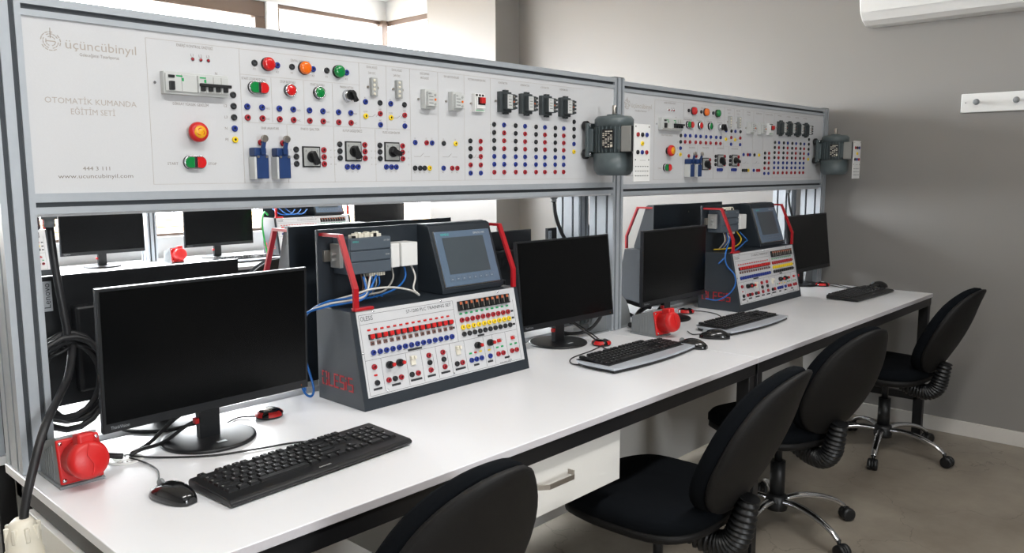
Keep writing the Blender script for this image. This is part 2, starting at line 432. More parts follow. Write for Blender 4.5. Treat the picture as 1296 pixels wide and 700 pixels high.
PX0, PZ0 = .50, 1.27       # thing origin of a panel frame (world x, z); y = 1.80 board face
def panel_frame(label, second=False, last=False):
    t = empty('training_panel_frame', (PX0, 1.80, 0)); tag(t, label, 'training panel')
    X = lambda x: x-PX0
    def bd(m): return B(m)
    # posts front and back
    for x in ((.466, 2.481) if not second else (2.425,)):
        post_mesh('post', t, X(x), -.005, .112, .752, 1.706)
        post_mesh('post', t, X(x), .160, .112, .752, 1.706)
        for yy in (.02, .20):
            g = B(GREY)
            if x < 1: continue
            sides = (-1, 1) if not second else (-1,)
            for sd in sides:
                xe = X(x)+(.062 if sd > 0 else 0)
                pts = [(xe, .752)]+[(xe+sd*.10*math.cos(a), .752+.135*math.sin(a)) for a in [i*PI/2/8 for i in range(9)]]
                g.prism(pts, yy, yy+.008, 'y')
                g.box((xe, yy-.015, .750), (xe+sd*.10, yy+.03, .755))
            g.build('foot_bracket', t)
    x0, x1 = X(.528 if not second else .553), X(2.481 if not second else 2.425)
    rail_mesh('rail', t, x0, x1, -.005, 1.278, 1.320); rail_mesh('rail', t, x0, x1, -.005, 1.666, 1.704)
    rail_mesh('rail', t, x0, x1, .232, 1.278, 1.320); rail_mesh('rail', t, x0, x1, .232, 1.666, 1.704)
    B(BOARD).box((x0, 0, 1.320), (x1, .006, 1.666)).build('panel_board', t)
    B(BOARD).box((x0, .256, 1.320), (x1, .262, 1.666)).build('rear_panel_board', t)
    # lettering
    tx = B(INKL)
    tx.text('üçüncübinyıl', X(.604), 1.611, .026, -.0, w=.14)
    tx.use(INK).text('Geleceğinizi Tasarlıyoruz', X(.631), 1.598, .009, w=.078)
    # round logo mark: arcs and strokes
    tx.use(INKL)
    cx, cz = X(.579), 1.622
    for r_ in (.019, .015, .010):
        for i in range(14):
            if (i*3+int(r_*1000)) % 5 == 0: continue
            a0, a1 = 2*PI*i/14, 2*PI*(i+.8)/14
            q = [(cx+r_*math.cos(a0), cz+r_*math.sin(a0)), (cx+r_*math.cos(a1), cz+r_*math.sin(a1)), (cx+(r_-.0018)*math.cos(a1), cz+(r_-.0018)*math.sin(a1)), (cx+(r_-.0018)*math.cos(a0), cz+(r_-.0018)*math.sin(a0))]
            tx.prism(q[::-1], -.0004, 0, 'y')
    tx.box((cx-.0008, -.0004, cz+.006), (cx+.0008, 0, cz+.026)).box((cx-.009, -.0004, cz-.001), (cx+.009, 0, cz+.001))
    tx.text('OTOMATİK KUMANDA', X(.559), 1.501, .0165, w=.180); tx.text('EĞİTİM SETİ', X(.606), 1.480, .0165, w=.087)
    tx.use(INK).text('444 3 111', X(.622), 1.366, .0115, w=.054); tx.text('www.ucuncubinyil.com', X(.574), 1.350, .012, w=.149)
    tx.text('OTOMATİK KUMANDA', X(.559), 1.501, .0165, w=.180) if False else None
    S = .0085
    for s, x, z, w in (('ENERJİ KONTROL ÜNİTESİ', .877, 1.643, .084), ('L1', .870, 1.624, None), ('L2', .889, 1.624, None), ('L3', .907, 1.624, None),
                       ('DİKKAT YÜKSEK GERİLİM', .861, 1.514, .083), ('N', .925, 1.588, None), ('START', .812, 1.381, None), ('STOP', .905, 1.381, None),
                       ('SİNYAL LAMBALARI', 1.150, 1.637, .055), ('START-STOP BUTONU', 1.020, 1.583, .064), ('STOP BUTONU', 1.112, 1.583, .042), ('START BUTONU', 1.198, 1.583, .042), ('MANDAL BUTON', 1.288, 1.583, .042),
                       ('SINIR ANAHTARI', 1.058, 1.468, .048), ('PAKO ŞALTER', 1.172, 1.470, .055), ('KUTUP DEĞİŞTİRİCİ', 1.303, 1.470, .062), ('YILDIZ-ÜÇGEN ŞALTER', 1.434, 1.470, .062),
                       ('SİNYAL RÖLESİ', 1.372, 1.642, .036), ('24V DC', 1.372, 1.627, .024), ('SİNYAL RÖLESİ', 1.458, 1.642, .036), ('24V DC', 1.458, 1.627, .024),
                       ('DÜZ ZAMAN', 1.560, 1.641, .034), ('RÖLESİ', 1.560, 1.629, .03), ('SIVI SEVİYE RÖLESİ', 1.665, 1.640, .06), ('MOTOR KORUMA ŞALTERİ', 1.770, 1.640, .075),
                       ('KONTAKTÖR', 1.886, 1.640, .042), ('KONTAKTÖR', 1.990, 1.640, .042), ('KONTAKTÖR', 2.090, 1.640, .042), ('KONTAKTÖR', 2.190, 1.640, .042)):
        tx.text(s, X(x), z-.003, S, align='CENTER', w=w)
    for z, s in ((1.542, 'L1'), (1.516, 'L2'), (1.490, 'L3'), (1.464, 'N'), (1.438, 'PE')): tx.text(s, X(.940), z-.003, S)
    for x in (1.049, 1.135, 1.222, 1.308):
        tx.text('NO', X(x), 1.513, .007); tx.text('NC', X(x), 1.488, .007)
    for x, z, s in ((1.023, 1.605, 'X1'), (1.084, 1.603, 'X2'), (1.125, 1.604, 'X1'), (1.186, 1.602, 'X2'), (1.227, 1.603, 'X1'), (1.288, 1.602, 'X2')): tx.text(s, X(x), z, .007, align='CENTER')
    for x in (1.347, 1.433):
        tx.text('A1', X(x), 1.558, .006, align='CENTER'); tx.text('COM', X(x), 1.521, .006, align='CENTER'); tx.text('NO', X(x+.05), 1.530, .006, align='CENTER'); tx.text('NC', X(x+.05), 1.500, .006, align='CENTER')
    for x in (1.844, 1.944, 2.044, 2.144):
        for k in range(7): tx.text(('13','21','A1','1','3','5','R')[k], X(x)-.015, 1.506-.025*k, .0055, align='CENTER'); tx.text(('14','22','A2','2','4','6','T')[k], X(x)+.058, 1.506-.025*k, .0055, align='CENTER')
    for x in (1.282, 1.300, 1.317, 1.413, 1.431, 1.448): tx.text('U1', X(x), 1.360, .0055, align='CENTER')
    for x in (1.519, 1.562, 1.583, 1.629, 1.677): tx.text('15', X(x), 1.455, .006, align='CENTER')
    for x in (1.517, 1.536, 1.553, 1.572, 1.627, 1.662, 1.683): tx.text('A1', X(x), 1.357, .006, align='CENTER')
    for x in (1.230, 1.362, 1.493):
        for z in (1.418, 1.400, 1.382): tx.text('U', X(x), z-.002, .0055)
    for x in (1.112, 1.243, 1.375):
        for k, z in enumerate((1.418, 1.400, 1.382)): tx.text('L%d' % (k+1), X(x), z-.002, .0055)
    # module dividers
    tx.use(INKL)
    for x in (.767, .985, 1.329, 1.420, 1.504, 1.610, 1.716, 1.829):
        tx.box((X(x)-.0003, -.0004, (1.335 if x not in (1.329, 1.420) else 1.475)), (X(x)+.0003, 0, 1.650))
    for x in (1.105, 1.243, 1.378): tx.box((X(x)-.0003, -.0004, 1.335), (X(x)+.0003, 0, 1.478))
    for x in (1.066, 1.157, 1.243): tx.box((X(x)-.0003, -.0004, 1.482), (X(x)+.0003, 0, 1.590))
    tx.box((X(.985), -.0004, 1.4795), (X(1.504), 0, 1.4801)); tx.box((X(.985), -.0004, 1.5915), (X(1.329), 0, 1.5921))
    tx.box((X(.767), -.0004, 1.650), (X(2.30), 0, 1.6506)); tx.box((X(.767), -.0004, 1.335), (X(2.30), 0, 1.3356))
    tx.build('printed_lettering', t)
    # wiring symbol strokes near relays
    tx = B(INK)
    for x in (1.347, 1.433):
        tx.bar([(X(x)+.008, -.0003, 1.511), (X(x)+.024, -.0003, 1.511), (X(x)+.034, -.0003, 1.518)], .0004, .0007, (0, 1, 0)).bar([(X(x)+.036, -.0003, 1.511), (X(x)+.044, -.0003, 1.521)], .0004, .0007, (0, 1, 0))
    for x0_, w in ((1.515, .06), (1.625, .06), (1.745, .035)):
        tx.bar([(X(x0_), -.0003, 1.405), (X(x0_)+w*.4, -.0003, 1.405), (X(x0_)+w*.6, -.0003, 1.415)], .0004, .0007, (0, 1, 0)).bar([(X(x0_)+w*.65, -.0003, 1.405), (X(x0_)+w, -.0003, 1.405)], .0004, .0007, (0, 1, 0))
    tx.build('wiring_symbols', t)
    # jacks
    J = lambda c, x, z: jack(t, c, X(x), z)
    for c, z in zip('kkkby', (1.542, 1.516, 1.490, 1.464, 1.438)): J(c, .964, z)
    for a, b_ in ((1.023, 1.084), (1.125, 1.186), (1.227, 1.288)): J('k', a, 1.621); J('b', b_, 1.621)
    for x in (.999, 1.038, 1.085, 1.124, 1.171, 1.211, 1.259, 1.298): J('b', x, 1.517); J('r', x, 1.491)
    for x in (1.031, 1.091): J('r', x, 1.433); J('r', x, 1.413)
    for xk, xr, z0 in ((1.128, 1.210, 1.418), (1.260, 1.341, 1.434), (1.392, 1.472, 1.434)):
        for k in range(3): J('k', xk, z0-.018*k); J('r', xr, z0-.018*k)
    for x in (1.282, 1.300, 1.317, 1.413, 1.431, 1.448): J('b', x, 1.375)
    for x in (1.347, 1.433): J('b', x, 1.549); J('y', x, 1.511); J('k', x+.049, 1.549); J('r', x+.049, 1.520); J('b', x+.049, 1.490)
    for c, x in zip('brb', (1.519, 1.562, 1.583)): J(c, x, 1.445)
    for c, x in zip('kkky', (1.517, 1.536, 1.553, 1.572)): J(c, x, 1.372)
    for c, x in zip('ky', (1.629, 1.677)): J(c, x, 1.445)
    for c, x in zip('brr', (1.627, 1.662, 1.683)): J(c, x, 1.372)
    for c, z in zip('kkkrb', (1.455, 1.432, 1.408, 1.382, 1.357)): J(c, 1.739, z)
    for c, z in zip('rrrrb', (1.455, 1.432, 1.408, 1.382, 1.357)): J(c, 1.783, z)
    for k in range(4):
        xx = 1.8435+.1*k
        for i in range(7): J('kkkkbbr'[i], xx, 1.509-.0249*i); J('brrrbbr'[i], xx+.0455, 1.509-.0249*i)
    for c, z in zip('kkkby', (1.534, 1.509, 1.483, 1.457, 1.430)): J(c, 2.246, z)
    # indicator LEDs
    for x in (.870, .889, .907):
        B(CHRM).cyl((X(x), 0, 1.615), '-y', .0042, .002, 14).use(REDD).lathe([(.0030, .002), (.0028, .004), (0, .005)], Matrix.Translation((X(x), 0, 1.615)) @ axm('-y'), 12).build('indicator_led', t)
    # pilot lamps
    for x, m, nm in ((1.057, REDL, 'red'), (1.159, ORAN, 'orange'), (1.261, GREN, 'green')):
        o = B(BLKP).cyl((X(x), 0, 1.621), '-y', .0165, .006, 24).build('pilot_lamp', t)
        B(m).lathe([(.0160, .004), (.0160, .012), (.0140, .0155), (.008, .017), (0, .0172)], Matrix.Translation((X(x), 0, 1.621)) @ axm('-y'), 28).build('lens', o)
    # push buttons
    def duo(x, z, w=.021):
        b = B(CHRM); n = 12; pts = []
        for s_, a0 in ((1, -PI/2), (-1, PI/2)):
            for i in range(n+1): a = a0+PI*i/n; pts.append((X(x)+s_*.0105+.0155*math.cos(a), z+.0155*math.sin(a)))
        b.prism(pts, -.010, -.006, 'y', .001); b.use(BLKP).prism(pts, -.006, 0, 'y')
        o = b.build('double_push_button', t)
        for s_, m in ((-1, GREN), (1, REDL)):
            q = B(m); pts = []
            for i in range(n+1):
                a = (PI/2+PI*i/n) if s_ < 0 else (-PI/2+PI*i/n); pts.append((X(x)+s_*.0115+.0128*math.cos(a), z+.0128*math.sin(a)))
            pts += [(X(x)+s_*.0035, z-.0115), (X(x)+s_*.0035, z+.0115)] if s_ < 0 else [(X(x)+s_*.0035, z+.0115), (X(x)+s_*.0035, z-.0115)]
            q.prism(pts, -.013, -.010, 'y', .001); q.build('button', o)
        B(BLKP).box((X(x)-.0022, -.0120, z-.012), (X(x)+.0022, -.010, z+.012), .0006).build('divider', o)
    duo(.861, 1.384); duo(1.029, 1.563)
    for x, m in ((1.116, REDL), (1.200, GREN)):
        o = B(BLKP).lathe([(.0160, 0), (.0160, .008)], Matrix.Translation((X(x), 0, 1.563)) @ axm('-y'), 28, cap=False).use(CHRM).lathe([(.0160, .008), (.0150, .011), (.0132, .011), (.0130, .006)], Matrix.Translation((X(x), 0, 1.563)) @ axm('-y'), 28, cap=False).build('push_button', t)
        B(m).lathe([(.0130, .004), (.0130, .011), (.0115, .0125), (0, .0122)], Matrix.Translation((X(x), 0, 1.563)) @ axm('-y'), 24).build('button', o)
    o = B(CHRM).lathe([(.0155, 0), (.0155, .010), (.0135, .014), (0, .014)], Matrix.Translation((X(1.290), 0, 1.562)) @ axm('-y'), 28).build('selector_switch', t)
    M = Matrix.Translation((X(1.290), 0, 1.562)) @ Matrix.Rotation(R(58), 4, 'Y')
    q = B(BLKP); q.cyl((X(1.290), -.014, 1.562), '-y', .013, .010, 24); q.at(M); q.box((-.012, -.034, -.0045), (.019, -.020, .0045), .002); q.build('lever', o)
    # emergency stop
    M = Matrix.Translation((X(.867), 0, 1.452)) @ axm('-y')
    o = B(BLKP).lathe([(.014, 0), (.014, .004), (.012, .014)], M, 32).build('emergency_stop', t)
    B(REDP).lathe([(.012, .008), (.019, .011), (.0225, .015), (.0225, .020), (.0205, .025), (.0145, .0275)], M, 36).build('mushroom_head', o)
    q = B(mat('amber_yellow_plastic', (232, 168, 26), .4, noise=.04)).lathe([(.0145, .0270), (.0138, .0288), (0, .0290)], M, 28)
    q.use(REDP)
    for a in (30, 150, 270):
        q.at(Matrix.Translation((X(.867), -.0293, 1.452)) @ Matrix.Rotation(R(a), 4, 'Y')); q.bar([(.004, 0, .006), (.008, 0, .003), (.0085, 0, -.002)], .0006, .0014, (0, 1, 0))
    q.build('twist_cap', o)
    # residual current + circuit breaker block
    o = B(LGRY).box((X(.794), -.018, 1.533), (X(.944), 0, 1.582), .0012).box((X(.796), -.023, 1.539), (X(.868), -.018, 1.577), .001).box((X(.870), -.023, 1.539), (X(.943), -.018, 1.577), .001)
    o.use(INK); [o.box((X(xx)-.0003, -.0235, 1.540), (X(xx)+.0003, -.023, 1.576)) for xx in (.832, .888, .906, .925)]
    o.use(GRNS).box((X(.820), -.0236, 1.571), (X(.834), -.023, 1.574)).box((X(.832), -.0236, 1.562), (X(.837), -.023, 1.569)).box((X(.874), -.0236, 1.571), (X(.888), -.023, 1.574)).box((X(.884), -.0236, 1.562), (X(.889), -.023, 1.569))
    o = o.build('circuit_breaker', t)
    B(BLKP).box((X(.802), -.026, 1.568), (X(.816), -.022, 1.574), .001).build('test_button', o)
    B(BLKP).box((X(.803), -.032, 1.541), (X(.813), -.022, 1.560), .001).build('lever', o)
    q = B(BLKP).box((X(.872), -.032, 1.553), (X(.946), -.024, 1.560), .001)
    for k in range(4): q.box((X(.875)+.018*k, -.030, 1.543), (X(.875)+.018*k+.009, -.022, 1.555), .001)
    q.build('ganged_lever', o)
    for xx in (.781,): B(CHRM).cyl((X(xx), 0, 1.557), '-y', .003, .003, 10).build('screw', t)
    # limit switches
    for xx in (1.018, 1.078):
        o = B(NVYP).box((X(xx)-.016, -.030, 1.346), (X(xx)+.016, 0, 1.402), .002).box((X(xx)-.020, -.028, 1.400), (X(xx)+.012, -.002, 1.420), .003).build('limit_switch', t)
        B(MIDG).box((X(xx)-.019, -.028, 1.346), (X(xx)-.0155, -.004, 1.400), .001).box((X(xx)-.012, -.034, 1.350), (X(xx)+.016, -.0295, 1.395), .001).build('cover', o).data.materials.clear() if False else None
        B(LGRY).box((X(xx)-.0215, -.029, 1.344), (X(xx)-.016, -.002, 1.398), .001).build('body_side', o)
        B(NVYP).bar([(X(xx)-.002, -.033, 1.410), (X(xx)+.003, -.036, 1.440)], .006, .009, (0, 1, 0)).box((X(xx)-.006, -.036, 1.404), (X(xx)+.004, -.028, 1.416), .001).build('lever_arm', o)
        B(STEEL).cyl((X(xx)+.003, -.033, 1.441), '-y', .0088, .008, 20, bev=.001).build('roller', o)
        q = B(STEEL)
        for dx, dz in ((-.012, 1.398), (.010, 1.398), (-.001, 1.410)): q.cyl((X(xx)+dx, -.030, dz), '-y', .0030, .003, 10)
        q.build('screws', o)
    # cam switches with square chrome plate
    for xx, zz, a in ((1.172, 1.400, 62), (1.303, 1.416, 62), (1.434, 1.417, 20)):
        o = B(BLKP).box((X(xx)-.0265, -.003, zz-.0265), (X(xx)+.0265, 0, zz+.0265), .001).use(MIDG).box((X(xx)-.023, -.0045, zz-.023), (X(xx)+.023, -.003, zz+.023), .0008)
        o.use(INKD).text('0', X(xx)-.019, zz+.012, .008, -.0046).text('1', X(xx)-.002, zz+.013, .008, -.0046).text('2', X(xx)+.014, zz+.012, .008, -.0046)
        o = o.build('cam_switch', t)
        q = B(BLKP).cyl((X(xx), -.0045, zz), '-y', .0150, .006, 24, bev=.001)
        q.at(Matrix.Translation((X(xx), 0, zz)) @ Matrix.Rotation(R(a), 4, 'Y')); q.box((-.014, -.024, -.0065), (.021, -.0095, .0065), .002); q.build('knob', o)
    # small relays: row of four terminals
    for xx in (1.3725, 1.459):
        o = B(MIDG).box((X(xx)-.0095, -.012, 1.565), (X(xx)+.0095, 0, 1.614), .001)
        o = o.build('signal_relay', t)
        for k in range(4): B(CREA).lathe([(.0042, 0), (.0038, .002), (0, .0024)], Matrix.Translation((X(xx)-.002, -.012, 1.571+.0118*k)) @ axm('-y'), 10).build('terminal_cap', o)
        for s_ in (-1, 1): B(STEEL).cyl((X(xx)+s_*.016, 0, 1.589), '-y', .0032, .004, 10).build('screw', t)
    # timer and liquid-level relays
    for xx in (1.560, 1.667):
        q = B(LGRY).box((X(xx)-.017, -.020, 1.541), (X(xx)+.022, 0, 1.596), .001).box((X(xx)-.013, -.030, 1.548), (X(xx)+.022, -.020, 1.589), .001)
        q.use(INKD)
        q.text('AFR1', X(xx)-.013, 1.581, .006, -.0302) if xx < 1.6 else q.text('SSR', X(xx)-.013, 1.581, .006, -.0302)
        for k in range(3): q.box((X(xx)-.010, -.0303, 1.574-.009*k), (X(xx)+.006, -.030, 1.5755-.009*k))
        o = q.build('timer_relay' if xx < 1.6 else 'level_relay', t)
        for k in range(3): B(MIDG if k != 1 else ORAN).cyl((X(xx)+.013, -.030, 1.580-.013*k), '-y', .0034, .002, 12).build('dial', o)
        B(STEEL).cyl((X(xx)-.026, 0, 1.568), '-y', .0032, .004, 10).build('screw', t)
    # motor protection switch
    q = B(WHTP).box((X(1.748), -.014, 1.543), (X(1.792), 0, 1.598), .001).box((X(1.752), -.020, 1.553), (X(1.788), -.014, 1.588), .001)
    q.use(BLKP)
    for k in range(3): q.box((X(1.752)+.013*k, -.0150, 1.590), (X(1.760)+.013*k, -.0135, 1.596))
    q.box((X(1.756), -.0205, 1.564), (X(1.787), -.020, 1.587)); q.use(GRNS).box((X(1.752), -.0145, 1.5465), (X(1.788), -.0138, 1.5485))
    o = q.build('motor_protection_switch', t)
    B(REDP).box((X(1.763), -.030, 1.568), (X(1.780), -.020, 1.586), .0015).build('rocker', o)
    for s_ in (-1, 1): B(STEEL).cyl((X(1.770)+s_*.027, 0, 1.568), '-y', .0032, .004, 10).build('screw', t)
    # contactors
    DG = mat('contactor_charcoal', (58, 64, 66), .45, noise=.06)
    for k in range(4):
        xx = 1.880+.1*k
        q = B(DG).box((X(xx)-.021, -.016, 1.548), (X(xx)+.030, 0, 1.612), .0015).box((X(xx)-.010, -.034, 1.556), (X(xx)+.030, -.016, 1.604), .0015)
        for dx in (.004, .016): q.box((X(xx)+dx-.003, -.014, 1.612), (X(xx)+dx+.003, -.002, 1.618), .001).box((X(xx)+dx-.003, -.014, 1.542), (X(xx)+dx+.003, -.002, 1.548), .001)
        for zz in (1.598, 1.586, 1.574, 1.562): q.box((X(xx)+.028, -.036, zz-.0035), (X(xx)+.036, -.012, zz+.0035), .0008)
        o = q.build('contactor', t)
        B(LGRY).box((X(xx)-.008, -.0352, 1.558), (X(xx)+.015, -.034, 1.602), .0006).use(INKD).text('LC1', X(xx)-.004, 1.594, .006, -.0353).box((X(xx)-.004, -.0355, 1.586), (X(xx)+.010, -.0352, 1.5875)).box((X(xx)-.004, -.0355, 1.577), (X(xx)+.008, -.0352, 1.5785)).box((X(xx)-.004, -.0355, 1.568), (X(xx)+.010, -.0352, 1.5695)).build('rating_plate', o)
        q = B(STEEL)
        for dz in (1.566, 1.596): q.cyl((X(xx)+.023, -.034, dz), '-y', .0030, .001, 10)
        q.build('terminal_screws', o)
        B(COPP).box((X(xx)+.019, -.0352, 1.578), (X(xx)+.024, -.034, 1.583), .0005).build('indicator', o)
        B(STEEL).cyl((X(xx)-.029, 0, 1.582), '-y', .0032, .005, 10).build('screw', t)
    # cable gland below the lower rail
    B(GREY).cyl((X(.585 if not second else .585), .11, 1.262), 'z', .016, .03, 16).cyl((X(.585), .11, 1.245), 'z', .011, .018, 14).build('cable_gland', t)
    B(GREY).cyl((X(2.27), .11, 1.262), 'z', .014, .03, 16).cyl((X(2.27), .11, 1.250), 'z', .010, .014, 14).build('cable_gland', t)
    if not second: B(BOARD).box((x0, .008, 1.272), (x1, .254, 1.278)).build('bottom_tray', t)
    else: B(BOARD).box((x0, .008, 1.272), (x1, .254, 1.278)).build('bottom_tray', t)
    return t
pf1 = panel_frame('aluminium frame carrying the large white control training panel nearest the camera')
JACKPROTO_keep = dict(JACKPROTO)
pf2 = panel_frame('aluminium frame carrying the further white control training panel by the grey wall', second=True)
pf2.location = (PX0+1.990, 1.80, -.008)

# ---------------------------------------------------------------- electric motors on the frames
def motor():
    t = empty('electric_motor', (0, 0, 0))
    B(MOTG).lathe([(.046, 0), (.060, .005), (.069, .020), (.071, .030), (.071, .078)], None, 40).build('fan_cowl', t)
    q = B(MOTG).lathe([(.064, .078), (.064, .172), (.069, .174), (.069, .196), (.060, .206), (.026, .209), (.026, .213), (.010, .214)], None, 40)
    for i in range(28):
        a = 2*PI*i/28
        q.at(Matrix.Rotation(a, 4, 'Z')); q.box((.062, -.0015, .081), (.070, .0015, .170))
    q.at(); q.build('finned_housing', t)
    B(STEEL).cyl((0, 0, .209), 'z', .0078, .036, 20, bev=.001).use(SLOT).box((-.002, -.0088, .217), (.002, -.0065, .240)).build('shaft', t)
    # mounting foot towards the frame, on round rubber buffers
    q = B(MOTG).box((-.060, .050, .084), (.060, .074, .164), .003).box((-.066, .066, .066), (.066, .078, .184), .003); q.build('mounting_foot', t)
    for xx in (-.050, .050):
        for zz in (.076, .176):
            B(BLKP).cyl((xx, .078, zz), 'y', .017, .016, 20, bev=.002).build('rubber_buffer', t)
            B(CHRM).cyl((xx-.006, .066, zz+(.0 if zz < .1 else .0)), '-y', .006, .009, 6).build('bolt', t)
    # terminal box faces the room, a white plate of jacks on its cover
    B(MOTG).box((-.044, -.064, .090), (.024, -.040, .160), .003).build('terminal_base', t)
    B(MOTC).box((-.048, -.106, .082), (.030, -.062, .170), .004).use(BLKP).box((-.047, -.1095, .083), (.029, -.1055, .169)).build('terminal_box', t)
    # rating plate
    q = B(BLKP); q.at(Matrix.Rotation(R(-72), 4, 'Z')); q.box((-.020, -.0725, .094), (.020, -.069, .160), .0008)
    q.use(CREA)
    for k in range(9):
        for c in range(4):
            if (k*7+c*5) % 4: q.box((-.018+.0092*c, -.0731, .098+.0066*k), (-.0125+.0092*c+.001*(k % 3), -.0727, .1006+.0066*k))
    q.box((.010, -.0731, .099), (.018, -.0727, .107)); q.build('rating_plate', t)
    q = B(WHTP).box((-.040, -.1135, -.020), (.058, -.1095, .176), .001)
    Y_ = -.1135; q.use(INKD)
    for zz in (.030, .014, -.002):
        for k in range(6): q.box((-.031+.0145*k, Y_-.0004, zz), (-.025+.0145*k, Y_, zz+.0032))
    for xx in (-.034, .047):
        for zz in (.165, .052): q.box((xx, Y_-.0006, zz), (xx+.005, Y_, zz+.0045))
    q.box((-.004, Y_-.0004, .052), (.030, Y_, .0528))
    o = q.build('connection_plate', t)
    for c, xx, zz in (('r', -.020, .140), ('k', .007, .140), ('b', .034, .140), ('y', .007, .110), ('k', -.020, .080), ('b', .007, .080), ('r', .034, .080)): jack(o, c, xx, zz, Y_)
    return t
m1 = motor(); m1.location = (2.350, 1.701, 1.346); tag(m1, 'grey-green electric motor mounted upright over the middle post', 'motor')
m2 = copy_tree(m1); m2.location = (4.345, 1.701, 1.340); tag(m2, 'grey-green electric motor at the far end of the frame by the wall', 'motor')

# ---------------------------------------------------------------- PLC trainer boxes
def trainer():
    t = empty('trainer_console', (0, 0, 0))
    W = .632
    fy, fz, L = .053, .253, .2585
    # housing: side profile
    b = B(NAVY).prism([(0, 0), (fy, fz), (.207, .256), (.207, 0)], 0, W, 'x', .0015); b.build('housing', t)
    # red cut-out lettering on the left side: OLESiS
    b = B(REDB)
    def st(pts, y0, w_=.0042):          # stroke in the side plane; u runs towards the front of the box
        P_ = [(-.0004, y0-u, .044+v) for u, v in pts]; b.bar(P_, .0012, w_, (1, 0, 0))
    LW, LH = .018, .034
    y0 = .186
    st([(.008, LH), (0, LH), (0, LH*.62)], y0); st([(0, LH*.48), (0, 0), (.007, 0)], y0); st([(.013, 0), (.020, 0), (.020, LH*.42)], y0); st([(.020, LH*.56), (.020, LH), (.013, LH)], y0)
    y0 -= .029; st([(0, LH), (0, 0), (LW, 0)], y0)
    y0 -= .026; st([(LW, LH), (0, LH), (0, 0), (LW, 0)], y0); st([(.004, LH*.5), (LW*.9, LH*.5)], y0)
    y0 -= .026; st([(LW, LH), (0, LH), (0, LH*.5), (LW, LH*.5), (LW, 0), (0, 0)], y0)
    y0 -= .026; st([(0, LH*.66), (0, 0)], y0); st([(0, LH), (0, LH*.84)], y0)
    y0 -= .011; st([(LW, LH), (0, LH), (0, LH*.5), (LW, LH*.5), (LW, 0), (0, 0)], y0)
    b.build('cutout_lettering', t)
    # rear plate
    B(NAVY).box((.004, .199, .254), (W-.004, .207, .458), .001).use(STEEL).cyl((.03, .207, .42), 'y', .004, .002, 10).cyl((.03, .207, .30), 'y', .004, .002, 10).cyl((.33, .207, .42), 'y', .004, .002, 10).build('back_plate', t)
    # display pod
    px0, px1 = .352, .606
    pod = B(NAVY).prism([(.088, .256), (.088, .268), (.150, .452), (.162, .458), (.200, .458), (.200, .256)], px0, px1, 'x', .001).build('display_pod', t)
    d = Vector((0, .062, .184)); d.normalize(); nrm = Vector((0, -d.z, d.y))
    M = Matrix.Identity(4)
    M.col[0][:3] = (1, 0, 0); M.col[1][:3] = -nrm; M.col[2][:3] = d; M.col[3][:3] = (px0+.012, .0905, .274)
    hw, hh = .228, .168
    q = B(HMIB).at(M); q.box((0, -.006, 0), (hw, .002, hh), .002)
    q.use(STEEL).box((-.001, -.0035, -.001), (.004, 0, hh+.001)).box((0, -.003, -.0015), (hw, 0, .002))
    q.use(TEAL).text('SIEMENS', .022, hh-.014, .010, -.0062, w=.034)
    q.use(LGRY).text('SIMATIC HMI', hw-.072, hh-.014, .009, -.0062, w=.048)
    dd = q.build('touch_panel', pod)
    q = B(HMIS).at(M); q.box((.026, -.0066, .036), (hw-.032, -.0058, hh-.020)); q.build('screen', pod) if False else q.build('display_glass', pod)
    q = B(mat('key_blue_grey', (92, 108, 126), .4, noise=.03)).at(M)
    for k in range(8): q.box((.022+.0235*k, -.0068, .014), (.040+.0235*k, -.0058, .030), .0006)
    q.use(LGRY)
    for k in range(8): q.box((.028+.0235*k, -.0070, .0205), (.033+.0235*k, -.0068, .0215))
    q.build('function_keys', pod)
    # red handle bars
    for hx in (.018, W-.018):
        B(REDB).bar([(hx, .052, .255), (hx, .052, .312), (hx, .112, .446), (hx, .199, .446)], .015, .008, (1, 0, 0)).build('handle_bar', t)
    B(REDB).box((.010, .046, .2535), (.072, .062, .262), .0025).build('handle_foot', t)
    # PLC
    q = B(PLCG).box((.052, .122, .338), (.190, .196, .436), .002)
    q.box((.054, .118, .340), (.188, .123, .370), .001).box((.054, .118, .374), (.188, .123, .400), .001).box((.054, .118, .404), (.188, .123, .434), .001)
    q.use(TEAL).text('SIEMENS', .060, .424, .007, .1178, w=.020); q.use(LGRY).text('S7-1200', .164, .424, .006, .1178); q.text('1214C', .168, .385, .006, .1178)
    p = q.build('controller', t)
    q = B(CREA)
    for k in range(10): q.box((.070+.0098*k, .130+.002*(k % 2), .434), (.0785+.0098*k, .150, .444+.003*(k % 3)), .001)
    q.use(BLKP).box((.068, .124, .434), (.076, .132, .442)).box((.140, .128, .434), (.148, .146, .446)).build('terminal_strip', p)
    q = B(CREA)
    for k in range(7): q.box((.120+.008*k, .128, .328), (.126+.008*k, .145, .339), .0006)
    q.build('lower_terminal_strip', p)
    # DIN rail and end clamps
    B(STEEL).box((.020, .190, .372), (.330, .199, .402), .0005).build('mounting_rail', t)
    B(MIDG).box((.040, .150, .356), (.052, .192, .420), .001).box((.028, .165, .376), (.042, .172, .382)).box((.028, .165, .392), (.042, .172, .398)).build('end_clamp', t)
    for a, c in ((.204, .234), (.241, .300)): B(WHTP).box((a, .136, .344), (c, .192, .412), .003).build('switch_module', t)
    # sloping front panel
    d = Vector((0, fy, fz)).normalized(); nrm = Vector((0, -d.z, d.y))
    M = Matrix.Identity(4); M.col[0][:3] = (1, 0, 0); M.col[1][:3] = -nrm; M.col[2][:3] = d; M.col[3][:3] = (0, 0, 0)
    q = B(BOARD).at(M); q.box((.016, -.0022, .032), (.614, .0005, .2575-.0), .0003)
    q.use(INKD)
    q.text('OLESiS', .025, .231, .017, -.0024, w=.040)
